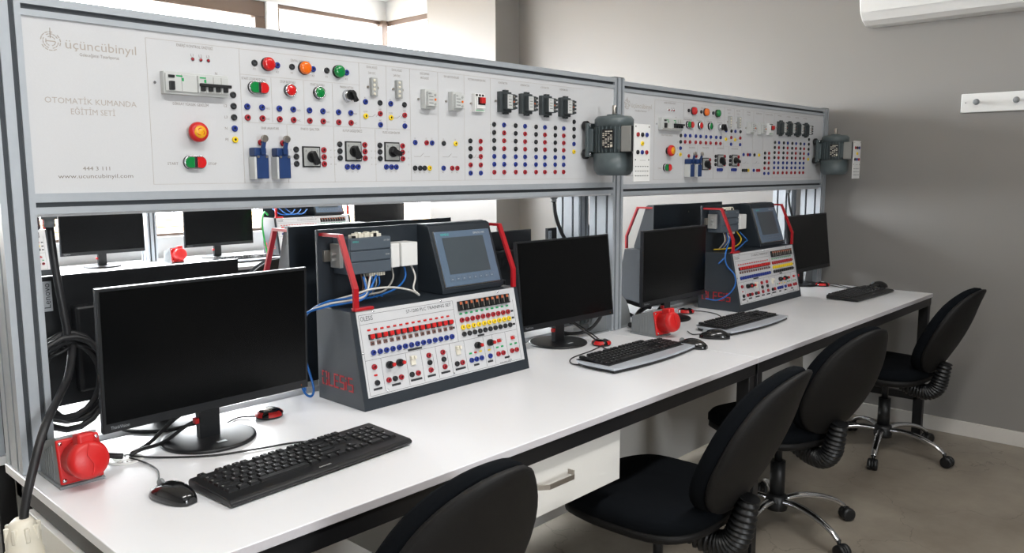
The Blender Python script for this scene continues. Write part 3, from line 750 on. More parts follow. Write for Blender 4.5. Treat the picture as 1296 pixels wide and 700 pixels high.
    q.text('S7-1200 PLC TRAINING SET', .178, .233, .013, -.0024, w=.165)
    Y = -.0024
    def hl(x0, x1, z): q.box((x0, Y, z-.0004), (x1, Y+.0003, z+.0004))
    def vl(x, z0, z1): q.box((x-.0004, Y, z0), (x+.0004, Y+.0003, z1))
    hl(.022, .352, .247); hl(.022, .352, .222); hl(.022, .60, .128); hl(.022, .60, .036); vl(.022, .036, .247); vl(.352, .128, .247); vl(.60, .036, .222)
    for x in (.072, .155, .208, .262, .315, .372, .450, .488, .545): vl(x, .040, .128)
    for x, w in ((.165, .05), (.430, .028)): q.box((x, Y, .130), (x+w, Y+.0003, .136))
    for x, w in ((.035, .028), (.095, .030), (.160, .04), (.220, .03), (.270, .034), (.325, .04), (.398, .022), (.456, .022), (.528, .022)): q.box((x, Y, .048), (x+w, Y+.0003, .054))
    for k in range(14): hl(.046+.0214*k-.004, .046+.0214*k+.004, .1375)
    for z in (.187, .166, .146): q.box((.585, Y, z-.003), (.596, Y+.0003, z+.003))
    q.box((.338, Y, .185), (.346, Y+.0003, .191)); q.box((.338, Y, .167), (.346, Y+.0003, .173))
    q.text('www.olesis.com', .505, .037, .007, Y)
    for x in (.225, .278): q.bar([(x+.016, Y, .108), (x+.024, Y, .108), (x+.024, Y, .067), (x+.016, Y, .067)], .0003, .0006, (0, 1, 0))
    face = q.build('front_panel', t)
    def PM(x, v): return M @ Matrix.Translation((x, -.0022, v))
    protos = {}
    def fp(name, maker, x, v, par=face):
        if name not in protos:
            b = MB(); maker(b); o = b.build(name.split(':')[0], par); protos[name] = o.data
        else:
            o = bpy.data.objects.new(name.split(':')[0], protos[name]); COL.objects.link(o); o.parent = par
        o.matrix_local = PM(x, v); return o
    def fj(c, x, v):
        nm, m = JN[c]
        o = bpy.data.objects.new(nm, JACKPROTO[c].data); COL.objects.link(o); o.parent = face; o.matrix_local = PM(x, v) @ Matrix.Scale(1.10, 4); return o
    led = lambda m: (lambda b: b.use(m).box((-.005, -.002, -.0024), (.005, 0, .0024), .0006))
    def rbtn(b): b.use(REDP).box((-.0062, -.010, -.0062), (.0070, -.003, .0066), .002); b.use(BLKP).box((-.0085, -.006, -.0080), (.0050, 0, .0065), .001)
    def brn(b): b.use(mat('brown_terminal', (120, 84, 76), .5)).box((-.006, -.003, -.005), (.006, 0, .005), .001); b.use(INKD).box((-.003, -.0035, -.002), (.003, -.003, .002))
    def rel(b):
        b.use(BLKP).box((-.0085, -.010, -.014), (.0085, 0, .014), .001); b.use(COPP).box((-.006, -.0112, .004), (.002, -.010, .012), .0008); b.use(STEEL).box((.003, -.0108, -.010), (.006, -.010, .010), .0004)
    def pot(b):
        b.use(BLKP).cyl((0, 0, 0), '-y', .010, .012, 16, bev=.001).cyl((0, -.012, 0), '-y', .006, .010, 14); b.use(REDP).cyl((0, -.022, 0), '-y', .0052, .006, 14, bev=.001)
    def tog(b): b.use(CREA).box((-.008, -.006, -.013), (.008, 0, .013), .002).box((-.009, -.012, .002), (-.002, -.006, .012), .002).box((.002, -.012, .002), (.009, -.006, .012), .002)
    def rsw(b): b.use(REDP).box((-.007, -.006, -.005), (.007, 0, .005), .001); b.use(LGRY).cyl((.002, -.006, .002), '-y', .0022, .010, 8)
    for k in range(14):
        x = .0485+.02135*k
        fp('red_led', led(REDP), x-.001, .2055); fp('push_switch', rbtn, x+.003, .188); fp('terminal_block', brn, x+.004, .170); fj('b', x+.002, .146)
    for k in range(10):
        x = .3765+.0216*k
        fp('plug_in_relay', rel, x, .228); fp('green_led', led(GRNS), x, .2055); fj('r', x-.001, .187); fj('y', x-.001, .166); fj('k', x, .146)
    fj('r', .046, .109); fp('red_led', led(REDP), .048, .087); fj('k', .048, .067)
    for x in (.094, .128, .420, .472): fp('potentiometer', pot, x, .106)
    for c, x in zip('rkr', (.086, .107, .128)): fj(c, x, .067)
    for x in (.175, .343): fp('changeover_switch', tog, x, .104)
    fj('k', .165, .067); fj('r', .187, .067); fj('k', .332, .067); fj('r', .353, .067)
    for x in (.233, .285):
        for c, v in zip(('rkr' if x < .25 else 'rkr'), (.108, .088, .067)): fj(c, x, v)
    fp('green_led', led(GRNS), .391, .087); fp('red_led', led(REDP), .411, .087); fp('yellow_led', led(YELL), .432, .087); fp('yellow_led', led(YELL), .468, .085)
    for x in (.390, .410, .431, .467): fj('b', x, .067)
    for x in (.513, .573):
        fp('toggle_switch', rsw, x, .106); fp('green_led', led(GRNS), x-.010, .087); fp('green_led', led(GRNS), x+.011, .087); fj('r', x-.011, .067); fj('r', x+.010, .067)
    for x, v in ((.070, .252), (.308, .252), (.540, .252), (.0195, .148), (.079, .041), (.316, .042), (.552, .041)):
        fp('screw', lambda b: b.use(CHRM).lathe([(.0036, 0), (.0030, .0016), (0, .002)], axm('-y'), 10), x, v)
    return t
t1 = trainer(); t1.location = (1.202, 1.640, .75)
tag(t1, 'anthracite trainer console with sloped jack panel and touch screen between the two nearest monitors', 'trainer console')
t2 = copy_tree(t1); t2.location = (3.190, 1.626, .75); tag(t2, 'anthracite trainer console with touch screen on the far half of the bench', 'trainer console')
t3 = copy_tree(t1); t3.location = (1.213+.640, 2.217, .75); t3.rotation_euler.z = PI; tag(t3, 'trainer console turned away, its dark back plate showing behind the nearest console', 'trainer console')
t4 = copy_tree(t1); t4.location = (3.084+.632, 2.217, .75); t4.rotation_euler.z = PI; tag(t4, 'trainer console turned away behind the monitor to the right of the middle post', 'trainer console')
t5 = copy_tree(t1); t5.location = (2.93, 4.93, .795); tag(t5, 'trainer console on the far window bench, grey side lit by the windows', 'trainer console')

t6 = copy_tree(t1); t6.location = (.885, 4.93, .795); tag(t6, 'trainer console on the far window bench, at the left edge beside the first post', 'trainer console')

# ---------------------------------------------------------------- monitors
def monitor(tilt=0.):
    t = empty('monitor', (0, 0, 0))
    W, H = .489, .300
    T = Matrix.Translation((0, 0, .230)) @ Matrix.Rotation(tilt, 4, 'X')
    s = B(BEZ).at(T); s.box((-W/2, 0, -H/2), (W/2, .014, H/2), .0015)
    s.box((-W/2+.06, .012, -H/2+.03), (W/2-.06, .045, H/2-.07), .008)
    s.use(BEZEDGE).box((-W/2-.0004, .002, -H/2), (-W/2+.001, .013, H/2)).box((W/2-.001, .002, -H/2), (W/2+.0004, .013, H/2)).box((-W/2, .002, H/2-.001), (W/2, .013, H/2+.0006))
    s.use(BEZ)
    for k in range(14): s.box((-.10+.015*k, .044, .02), (-.094+.015*k, .0458, .05))
    body = s.build('display_housing', t)
    q = B(SCR).at(T); q.box((-W/2+.006, -.0006, -H/2+.020), (W/2-.006, .001, H/2-.006)); q.build('screen', body)
    q = B(TAG).at(T); q.text('ThinkVision', -W/2+.014, -H/2+.007, .010, -.0003, w=.038); q.use(ORAN).box((W/2-.02, -.0006, -H/2+.008), (W/2-.0185, 0, -H/2+.0095)); q.build('brand_lettering', body)
    q = B(TAG).at(T @ Matrix.Translation((W/2-.013, .0142, .112)) @ Matrix.Rotation(PI, 4, 'Z'))
    q.box((-.011, -.0008, -.040), (.011, 0, .028), .0003)
    q.use(INKD)
    for poly in glyphs('Lenovo', .019, 'LEFT', .0009, .056):
        q._f([q._v((.0065-py, -.0012, -.034+px)) for px, py, pz in poly])
    q.build('maker_badge', body)
    q = B(BEZ).prism([(-.024, .006), (.024, .006), (.026, .17), (-.026, .17)], .036, .056, 'y', .002)
    q.box((-.04, .040, .14), (.04, .062, .20), .004); q.build('neck', t)
    q = B(BLKP).lathe([(.104, 0), (.105, .002), (.104, .006), (.098, .0075), (0, .0085)], Matrix.Translation((0, .045, 0)), 48)
    q.use(TAG).box((-.012, -.020, .0084), (.010, -.010, .0089)); q.build('round_base', t)
    q = B(REDP).box((-.036, .034, .045), (-.026, .048, .058), .002); q.build('cable_clip', t)
    return t
MG = None
mo = monitor(R(2.0)); mo.location = (.832, 1.690, .751); mo.rotation_euler.z = R(1.6)
tag(mo, 'black monitor with round base nearest the camera, left of the first console', 'monitor')
mo2 = monitor(R(-5.8)); mo2.location = (2.178, 1.767, .751); mo2.rotation_euler.z = R(-1.8)
tag(mo2, 'black monitor tilted back, just left of the middle aluminium post', 'monitor')
mo3 = monitor(0); mo3.location = (2.858, 1.749, .751); mo3.rotation_euler.z = R(.4)
tag(mo3, 'black monitor behind the second red socket, right of the middle post', 'monitor')
mo4 = monitor(R(-6.8)); mo4.location = (4.218, 1.764, .751); mo4.rotation_euler.z = R(-1)
tag(mo4, 'black monitor furthest along the bench, against the grey wall', 'monitor')
for (x, y, rz, z, lab) in ((.818, 2.00, PI+R(3), .764, 'back of a black monitor with a sideways maker badge, beside the left post'),
                     (2.176, 2.165, PI+R(1), .752, 'black monitor facing away, upper edge seen right of the touch screen'),
                     (2.735, 2.150, PI+R(2), .760, 'black monitor facing away behind the middle post, its badge showing left'),
                     (1.852, 5.10, R(1), .797, 'black monitor on the far window bench, leftmost, left of a pale upright'),
                     (2.592, 5.10, R(1), .797, 'black monitor on the far window bench beside the pale console'),
                     (3.935, 5.10, 0, .797, 'black monitor on the far window bench, right of the pale console')):
    m = copy_tree(mo3); m.location = (x, y, z); m.rotation_euler.z = rz; tag(m, lab, 'monitor')
    if rz > 1: m.location.z = .751

# ---------------------------------------------------------------- keyboards
def keyrows():
    keys = []  # (x, y, w, h) with 19 mm pitch, y up from the space-bar row
    P = 1.0
    def row(y, xs): 
        x = 0
        for w in xs:
            if w < 0: x += -w
            else: keys.append((x, y, w, 1)); x += w
    row(5.3, [1, -1, 1, 1, 1, 1, -.5, 1, 1, 1, 1, -.5, 1, 1, 1, 1, -.25, 1, 1, 1])
    row(4, [1]*13+[2, -.25, 1, 1, 1, -.25, 1, 1, 1, 1])
    row(3, [1.5]+[1]*12+[1.5, -.25, 1, 1, 1, -.25, 1, 1, 1])
    row(2, [1.75]+[1]*11+[2.25, -3.5, 1, 1, 1])
    row(1, [2.25]+[1]*10+[2.75, -1.25, 1, -1.25, 1, 1, 1])
    row(0, [1.25, 1.25, 1.25, 6.25, 1.25, 1.25, 1.25, 1.25, -.25, 1, 1, 1, -.25, 2, 1])
    keys.append((21.5, 2, 1, 2)); keys.append((21.5, 0, 1, 2))
    return keys
KEYS = keyrows()
LETT = '1234567890QWERTYUIOPASDFGHJKLZXCVBNM'
def keyboard(style):
    t = empty('keyboard', (0, 0, 0))
    p = .0187; x0 = -22.5*p/2; 
    if style == 'black':
        y0 = -.043; z0 = .0155; sl = .045
        q = B(BLKP).prism([(-.075, .004), (-.078, .011), (-.070, .016), (.070, .024), (.075, .018), (.074, .004)], -.226, .226, 'x', .003)
        q.build('case', t)
        tx = B(WHT).text('everest', -.02, -.0, .010, M=Matrix.Translation((0, -.066, .0175)) @ Matrix.Rotation(-PI/2+R(3), 4, 'X')); tx.build('lettering', t)
    else:
        y0 = -.040; z0 = .0195; sl = .045
        # silver curved case over a black tray
        def outline(k, dy=0.):
            pts = []
            for i in range(17):
                u = -1+2*i/16; pts.append((u*.232*k, -.078-.018*(1-u*u)+dy))
            for i in range(7):
                a = i/6*PI/2; pts.append((.232*k+.010*math.sin(a*2)*.6, -.078+(.150)*i/6))
            for i in range(17):
                u = 1-2*i/16; pts.append((u*.222*k, .074+.016*(1-u*u)**.6))
            for i in range(1, 6): pts.append((-.226*k-.008*math.sin(PI*i/6), .074-.150*i/6))
            return pts
        q = B(BLKP).prism(outline(.97, .004), .002, .012, 'z', .0015); q.build('tray', t)
        q = B(SILV).prism(outline(1.), .011, .0185, 'z', .003); q.build('case', t)
        q = B(BLKP).box((x0-.004, y0-.006, .0180), (-x0+.004, y0+6.4*p+.004, .0200), .001)
        q.box((-.12, .078, .0175), (.12, .088, .0195), .001); q.build('key_bed', t)
    # keys: individual caps
    cnt = 0; rest = []
    cache = {}
    order = sorted(KEYS, key=lambda k: k[1])
    for (kx, ky, w, h) in order:
        key = (w, h)
        cx = x0+(kx+w/2)*p; cy = y0+(ky+h/2)*p; cz = z0+sl*(cy-y0)
        if cnt >= 100: rest.append((cx, cy, cz, w, h)); continue
        if key not in cache:
            b = B(KEYC); hw, hh = w*p/2-.0012, h*p/2-.0012
            lo = [(-hw, -hh), (hw, -hh), (hw, hh), (-hw, hh)]; hi = [(-hw+.0022, -hh+.0022), (hw-.0022, -hh+.0022), (hw-.0022, hh-.001), (-hw+.0022, hh-.001)]
            v0 = [b._v((a, c, 0)) for a, c in lo]; v1 = [b._v((a, c, .0065)) for a, c in hi]
            b._f(v1); b._f(v0[::-1])
            for i in range(4): b._f([v0[i], v0[(i+1) % 4], v1[(i+1) % 4], v1[i]])
            o = b.build('key', t); cache[key] = o.data
        else:
            o = bpy.data.objects.new('key', cache[key]); COL.objects.link(o); o.parent = t
        o.location = (cx, cy, cz); cnt += 1
    if rest:
        b = B(KEYC)
        for cx, cy, cz, w, h in rest: b.box((cx-w*p/2+.002, cy-h*p/2+.002, cz), (cx+w*p/2-.002, cy+h*p/2-.002, cz+.0065), .0012)
        o = b.build('function_keys', t); o['kind'] = 'stuff'
    q = B(WHT); n = 0
    for (kx, ky, w, h) in KEYS:
        if w == 6.25: continue
        cx = x0+(kx+.28)*p; cy = y0+(ky+h-.5)*p; cz = z0+sl*(cy-y0)+.0068
        s = LETT[n % len(LETT)]; n += 1
        for poly in glyphs(s, .0062, 'LEFT', 0, None): q._f([q._v((cx+a, cy+c, cz)) for a, c, _ in poly])
    q.build('key_legends', t)
    return t
k1 = keyboard('black'); k1.location = (.892, 1.420, .7495); k1.rotation_euler.z = R(3.6); tag(k1, 'black full-size keyboard with white maker name, nearest the camera', 'keyboard')
k2 = keyboard('silver'); k2.location = (2.175, 1.470, .7500); k2.rotation_euler.z = R(-.6); tag(k2, 'silver and black keyboard in front of the middle post', 'keyboard')
k3 = copy_tree(k2); k3.location = (2.935, 1.482, .7500); k3.rotation_euler.z = R(-1.2); tag(k3, 'silver and black keyboard right of the second red socket', 'keyboard')
k4 = copy_tree(k1); k4.location = (4.035, 1.418, .7495); k4.rotation_euler.z = R(-2); tag(k4, 'black keyboard at the wall end of the bench', 'keyboard')
k5 = copy_tree(k2); k5.location = (2.62, 4.78, .795); tag(k5, 'silver keyboard on the far window bench before the pale console', 'keyboard')

# ---------------------------------------------------------------- mice
def mouse():
    t = empty('computer_mouse', (0, 0, 0))
    b = MB().use(BLKG); rings = []; n = 16
    for i in range(13):
        u = i/12; y = -.055+.110*u
        w = .031*(math.sin(PI*min(1, max(.0, (u*.94+.03))))**.45)*(1-.10*math.cos((u-.45)*4))
        h = .036*(math.sin(PI*(u*.86+.07))**.7)*(1.05-.25*u)
        rings.append([b._v((w*math.cos(a)*(1 if a < PI else 1), y, max(0, h*math.sin(a)**.8 if math.sin(a) > 0 else 0)+.001)) for a in [PI*k/(n-1) for k in range(n)]])
    for a, c in zip(rings, rings[1:]):
        for k in range(n-1): b._f([a[k], c[k], c[k+1], a[k+1]], True)
        b._f([a[0], a[-1], c[-1], c[0]])
    b._f(rings[0]); b._f(rings[-1][::-1]); bmesh.ops.recalc_face_normals(b.bm, faces=b.bm.faces[:])
    b.build('body', t)
    B(GREY).lathe([(.009, -.003), (.0095, 0), (.009, .003)], Matrix.Translation((0, .034, .0235)) @ axm('x'), 16).build('scroll_wheel', t)
    B(BLKP).box((-.0007, .018, .024), (.0007, .050, .0255)).build('button_gap', t) if False else None
    return t
ms = mouse(); ms.location = (.622, 1.458, .7505); ms.rotation_euler.z = R(12); tag(ms, 'glossy black wired mouse left of the nearest keyboard', 'mouse')
for x, y, rz, lab in ((2.432, 1.418, 14, 'black mouse at the right end of the first silver keyboard'), (2.632, 1.440, 30, 'black mouse at the left end of the second silver keyboard'), (4.375, 1.452, 60, 'black mouse at the wall end of the far black keyboard')):
    m = copy_tree(ms); m.location = (x, y, .7505); m.rotation_euler.z = R(rz); tag(m, lab, 'mouse')

# ---------------------------------------------------------------- usb hub pucks
def hub():
    t = empty('usb_hub', (0, 0, 0))
    B(BLKG).lathe([(.032, 0), (.034, .003), (.033, .012), (.026, .018), (.020, .021), (.012, .0225), (0, .0225)], None, 32).build('puck', t)
    for a in (0, 90, 180, 270):
        b = B(REDP)
        pts0 = []
        for s_ in (0, 1):
            for i in range(7): 
                aa = R(a-32+64*i/6); r_ = .0349 if s_ == 0 else .0275
                pts0.append((r_*math.cos(aa), r_*math.sin(aa), .006 if s_ == 0 else .0178))
        lo = [b._v(p_) for p_ in pts0[:7]]; hi = [b._v((p_[0], p_[1], p_[2])) for p_ in pts0[7:]]
        mid = [b._v((p_[0]*.985, p_[1]*.985, .0128)) for p_ in pts0[:7]]
        for i in range(6): b._f([lo[i], lo[i+1], mid[i+1], mid[i]], True); b._f([mid[i], mid[i+1], hi[i+1], hi[i]], True)
        b.build('red_segment', t)
    B(LGRY).box((-.008, -.008, .0222), (.008, .008, .0230), .0003).build('badge', t)
    return t
h1 = hub(); h1.location = (1.016, 1.789, .750); tag(h1, 'red and black round USB hub between the nearest monitor and console', 'usb hub')
for x, y, z, lab in ((2.258, 1.678, .750, 'red and black round USB hub under the second monitor'), (3.026, 1.795, .750, 'red and black round USB hub beside the second console'), (4.238, 1.690, .750, 'red and black round USB hub at the foot of the farthest monitor')):
    h = copy_tree(h1); h.location = (x, y, z); h.rotation_euler.z = R(20); tag(h, lab, 'usb hub')

# ---------------------------------------------------------------- red three-phase sockets
def socket():
    t = empty('industrial_socket', (0, 0, 0))
    b = B(GREY).box((-.001, -.001, 0), (.083, .128, .006), .001)
    b.prism([(.004, .005), (.020, .100), (.060, .088), (.124, .066), (.124, .005)], .003, .079, 'x', .003)
    for k in range(5): b.prism([(.035+.014*k, .008), (.040+.014*k, .008), (.044+.012*k, .080-.006*k), (.040+.012*k, .080-.006*k)], .0015, .0035, 'x')
    b.build('enclosure', t)
    d = Vector((0, .018, .093)).normalized(); nrm = Vector((0, -d.z, d.y))
    M = Matrix.Identity(4); M.col[0][:3] = (1, 0, 0); M.col[1][:3] = -nrm; M.col[2][:3] = d; M.col[3][:3] = (0, .003, .008)
    q = B(REDP).at(M).box((.001, -.006, .0), (.081, .002, .088), .004)
    q.build('flange', t)
    MC = M @ Matrix.Translation((.041, -.006, .044)) @ axm('-y')
    q = B(REDP).lathe([(.036, 0), (.035, .038), (.036, .040)], MC, 36); q.build('barrel', t)
    q = B(REDP).lathe([(.0375, .036), (.038, .046), (.035, .056), (.028, .060), (0, .062)], MC, 36)
    q.at(M).box((.025, -.058, .070), (.057, -.022, .096), .006)
    q.bar([(.041, -.066, .075), (.036, -.0685, .055), (.046, -.0685, .035), (.041, -.066, .014)], .002, .003, (0, 1, 0))
    q.build('hinged_lid', t)
    for xx, zz in ((.008, .080), (.074, .080), (.008, .008), (.074, .008)):
        B(CHRM).at(M).lathe([(.0042, 0), (.0036, .0022), (0, .0026)], Matrix.Translation((xx, -.006, zz)) @ axm('-y'), 12).build('screw', t)
    return t
s1 = socket(); s1.location = (.492, 1.660, .750); tag(s1, 'red round three-phase socket on grey base at the near left corner of the bench', 'socket')
s2 = copy_tree(s1); s2.location = (2.492, 1.600, .750); s2.rotation_euler.z = R(-6); tag(s2, 'red round three-phase socket on grey base right of the middle post', 'socket')
s3 = copy_tree(s1); s3.location = (2.205, 4.98, .795); tag(s3, 'red round three-phase socket on the far window bench between two monitors', 'socket')

# far bench: aluminium upright between the monitors
fp_ = post_mesh('aluminium_upright', None, 2.150, 5.19, .112, .795, 1.70); tag(fp_, 'pale aluminium upright standing on the far bench between two monitors', 'post')

# ---------------------------------------------------------------- grommet
g = empty('cable_grommet', (.645, 1.735, .7502)); tag(g, 'white round cable grommet in the bench near the first red socket', 'grommet')
B(WHTP).lathe([(.034, 0), (.036, .002), (.033, .004), (.024, .004), (.024, .001)], None, 32, cap=False).build('ring', g)
B(BLKP).lathe([(.0238, .0005), (.0238, .0022), (0, .0022)], None, 24).build('opening', g)
b = B(WHTP)
for k in range(12):
    b.at(Matrix.Rotation(2*PI*k/12, 4, 'Z')); b.box((.013, -.003, .0022), (.025, .003, .0035))
b.at(); b.lathe([(.014, .0022), (.010, .0036), (0, .0036)], None, 16); b.build('brush_insert', g)

# ---------------------------------------------------------------- cables
def cable(pts, r, m, label, n=8, rad=None, group=None, name='cable'):
    o = B(m).tube(pts, r, n, rad=rad).build(name); tag(o, label, 'cable', group); return o
cable([(.585, 1.91, 1.248), (.588, 1.905, 1.16), (.596, 1.90, 1.06), (.600, 1.90, 1.01), (.590, 1.90, .975)], .0085, RUBB, 'thick black cable hanging from the gland under the near panel')
# coil of mains cable tied beside the left post
pts = []
for i in range(0, 4*18+1):
    a = 2*PI*i/18; k = i/18
    pts.append((.600+(.072+.009*math.sin(k*2.1))*math.cos(a)+.008*math.sin(k*3), 1.915-.008*k+.01*math.sin(a*.5), .905+(.092+.012*math.cos(k*1.7))*math.sin(a)))
coil = empty('coiled_cable', (.600, 1.90, .80)); tag(coil, 'thick black cable coiled and tied behind the nearest monitor', 'cable')
o = B(RUBB).tube(pts, .0072, 8, smooth=False).build('coil', coil); o.location = (-.600, -1.90, -.80)
o = B(BLKP).tube([(.535, 1.890, .965), (.565, 1.862, .975), (.595, 1.88, .985), (.57, 1.92, .98), (.535, 1.890, .965)], .003, 6).build('tie', coil); o.location = (-.600, -1.90, -.80)
# cable dropping past the bench corner to the hanging connector
cable([(.610, 1.90, .985), (.575, 1.83, .935), (.535, 1.772, .905), (.484, 1.70, .869), (.448, 1.665, .80), (.430, 1.66, .74), (.424, 1.66, .70)], .0085, RUBB, 'thick black cable running over the near bench corner to a hanging connector')
hc = empty('hanging_connector', (.422, 1.66, .558)); tag(hc, 'cream plastic mains connector hanging off the near left bench corner', 'connector')
B(CREA).lathe([(.026, 0), (.030, .01), (.030, .06), (.033, .066), (.033, .095), (.030, .10), (.030, .125), (.022, .150), (.014, .158), (.011, .158)], None, 28).build('shell', hc)
b = B(CREA)
for k in range(8):
    b.at(Matrix.Rotation(2*PI*k/8, 4, 'Z')); b.box((.018, -.004, .118), (.031, .004, .146), .002)
b.build('gland_nut', hc)
cable([(.842, 1.75, .80), (.80, 1.77, .785), (.74, 1.765, .76), (.68, 1.745, .762), (.655, 1.737, .758)], .0042, RUBB, 'black cable from the nearest monitor neck into the grommet')
cable([(.85, 1.78, .83), (.78, 1.79, .80), (.71, 1.77, .764), (.66, 1.742, .760)], .0045, RUBB, 'black signal cable sagging behind the nearest monitor base')
cable([(.540, 1.80, .795), (.58, 1.775, .772), (.615, 1.752, .765), (.640, 1.738, .760)], .0065, RUBB, 'thick black lead entering the grommet from the left')
cable([(.633, 1.512, .756), (.640, 1.56, .753), (.662, 1.62, .753), (.664, 1.68, .753), (.650, 1.73, .756)], .0018, RUBB, 'thin black mouse lead curving to the grommet')
cable([(1.02, 1.497, .757), (.95, 1.56, .753), (.87, 1.585, .753), (.78, 1.62, .753), (.70, 1.69, .753), (.655, 1.735, .757)], .0022, RUBB, 'thin black keyboard lead lying across the bench')
cable([(.985, 1.795, .757), (.96, 1.83, .753), (.93, 1.82, .753), (.91, 1.80, .757)], .002, RUBB, 'short black lead leaving the first USB hub')
for k, (dx, c, lab) in enumerate(((0, CBLU, 'blue network cable looping down the left side of the nearest console'), (.012, CWHT, 'white cable falling behind the left side of the nearest console'), (.022, CBLU, 'second blue cable arching out of the nearest controller'))):
    cable([(1.30+dx*2, 1.765, 1.080), (1.29, 1.745, 1.040-.006*k), (1.245, 1.75, 1.030-.006*k), (1.195, 1.79, 1.020-.006*k), (1.168-dx*.3, 1.84, .985), (1.162+dx*.3, 1.872, .93), (1.168+dx*.4, 1.880, .87), (1.176+dx*.3, 1.885, .81), (1.186, 1.888, .762)], .0032, c, lab)
cable([(1.150, 1.87, .88), (1.150, 1.862, .82), (1.160, 1.853, .772), (1.178, 1.850, .757), (1.192, 1.858, .775), (1.186, 1.872, .83), (1.170, 1.884, .90)], .0032, CBLU, 'blue cable loop touching the bench beside the nearest console')
cable([(1.492, 1.795, 1.094), (1.494, 1.78, 1.06), (1.470, 1.76, 1.030), (1.474, 1.74, 1.013)], .003, CWHT, 'white patch lead below the right white module of the nearest console')
cable([(1.474, 1.74, 1.012), (1.44, 1.735, 1.030), (1.38, 1.735, 1.045), (1.31, 1.74, 1.048), (1.25, 1.755, 1.035), (1.20, 1.79, 1.02)], .003, CWHT, 'white lead arching across the top of the nearest console')
cable([(1.470, 1.80, 1.094), (1.465, 1.79, 1.06), (1.42, 1.775, 1.035), (1.35, 1.77, 1.022), (1.28, 1.765, 1.020), (1.21, 1.79, 1.012)], .003, CBLU, 'blue patch lead running from the white module across the nearest console')
cable([(1.425, 1.80, 1.094), (1.42, 1.79, 1.06), (1.37, 1.765, 1.035), (1.31, 1.76, 1.03)], .0028, mat('grey_cable', (150, 148, 142), .5, noise=.04), 'grey patch lead below the left white module of the nearest console')
for k in range(6):
    c = (mat('brown_wire', (110, 84, 66), .5, noise=.05), CWHT, REDB, CBLU, mat('grey_cable', (150, 148, 142), .5), CBLU)[k]
    cable([(1.30+.012*k, 1.775+.004*(k % 2), 1.086), (1.302+.011*k, 1.77, 1.055), (1.295+.012*k, 1.775+.01*(k % 3), 1.030), (1.29+.02*k, 1.80, 1.012)], .0022, c, 'thin control wire bundled under the nearest controller', n=6, group='control wires under the nearest controller')
# second console
cable([(3.45, 1.775, 1.08), (3.455, 1.74, 1.045), (3.40, 1.72, 1.04), (3.30, 1.70, 1.02), (3.215, 1.70, 1.0), (3.16, 1.72, .96)], .003, CBLU, 'blue cable leading left across the second console')
cable([(3.30, 1.74, 1.08), (3.25, 1.72, 1.05), (3.200, 1.705, 1.02), (3.180, 1.70, .985), (3.182, 1.690, .95), (3.183, 1.655, .915), (3.183, 1.650, .87), (3.180, 1.68, .825), (3.172, 1.73, .797), (3.165, 1.78, .80)], .0032, CBLU, 'blue network cable looping over the side of the second console')
cable([(3.42, 1.775, 1.085), (3.41, 1.745, 1.05), (3.36, 1.74, 1.025), (3.29, 1.75, 1.015), (3.24, 1.79, 1.012)], .003, CYEL, 'yellow cable under the second controller')
cable([(3.17, 1.80, 1.06), (3.15, 1.83, 1.03), (3.16, 1.85, .99)], .003, CYEL, 'short yellow cable left of the second console')
for k in range(4): cable([(3.28+.012*k, 1.765, 1.086), (3.275+.012*k, 1.755, 1.05), (3.27+.012*k, 1.78, 1.012)], .0025, (CWHT, mat('brown_wire', (110, 84, 66), .5), CBLU, CWHT)[k], 'thin control wire bundled under the second controller', n=6, group='control wires under the second controller')
# under the near right panel end
cable([(2.27, 1.91, 1.250), (2.275, 1.905, 1.20), (2.300, 1.90, 1.14), (2.335, 1.895, 1.08), (2.35, 1.89, .95), (2.34, 1.88, .86), (2.30, 1.85, .80)], .007, RUBB, 'black cable hanging from the gland just left of the middle post')
cable([(4.26, 1.91, 1.243), (4.262, 1.905, 1.19), (4.285, 1.90, 1.13), (4.30, 1.89, 1.06), (4.31, 1.885, .95)], .006, RUBB, 'black cable hanging from the gland near the grey wall')
cable([(2.16, 1.83, .86), (2.20, 1.85, .80), (2.27, 1.84, .768), (2.34, 1.80, .775), (2.38, 1.77, .83), (2.385, 1.78, .87)], .0065, RUBB, 'thick black cable looping behind the second monitor')
cable([(2.18, 1.825, .85), (2.24, 1.80, .82), (2.28, 1.74, .77), (2.26, 1.70, .762)], .003, RUBB, 'black lead dropping to the second USB hub')
cable([(2.19, 1.825, .86), (2.27, 1.80, .81), (2.29, 1.72, .765), (2.22, 1.64, .753), (2.19, 1.58, .757)], .0025, RUBB, 'thin black lead from the second monitor to the silver keyboard')
cable([(2.24, 1.655, .757), (2.15, 1.64, .753), (2.02, 1.62, .753), (1.96, 1.57, .753), (1.97, 1.52, .756)], .002, RUBB, 'thin black lead curling before the second monitor base')
cable([(2.40, 1.84, .755), (2.31, 1.87, .754), (2.22, 1.885, .754), (2.12, 1.88, .755)], .0035, RUBB, 'black lead lying behind the second monitor')
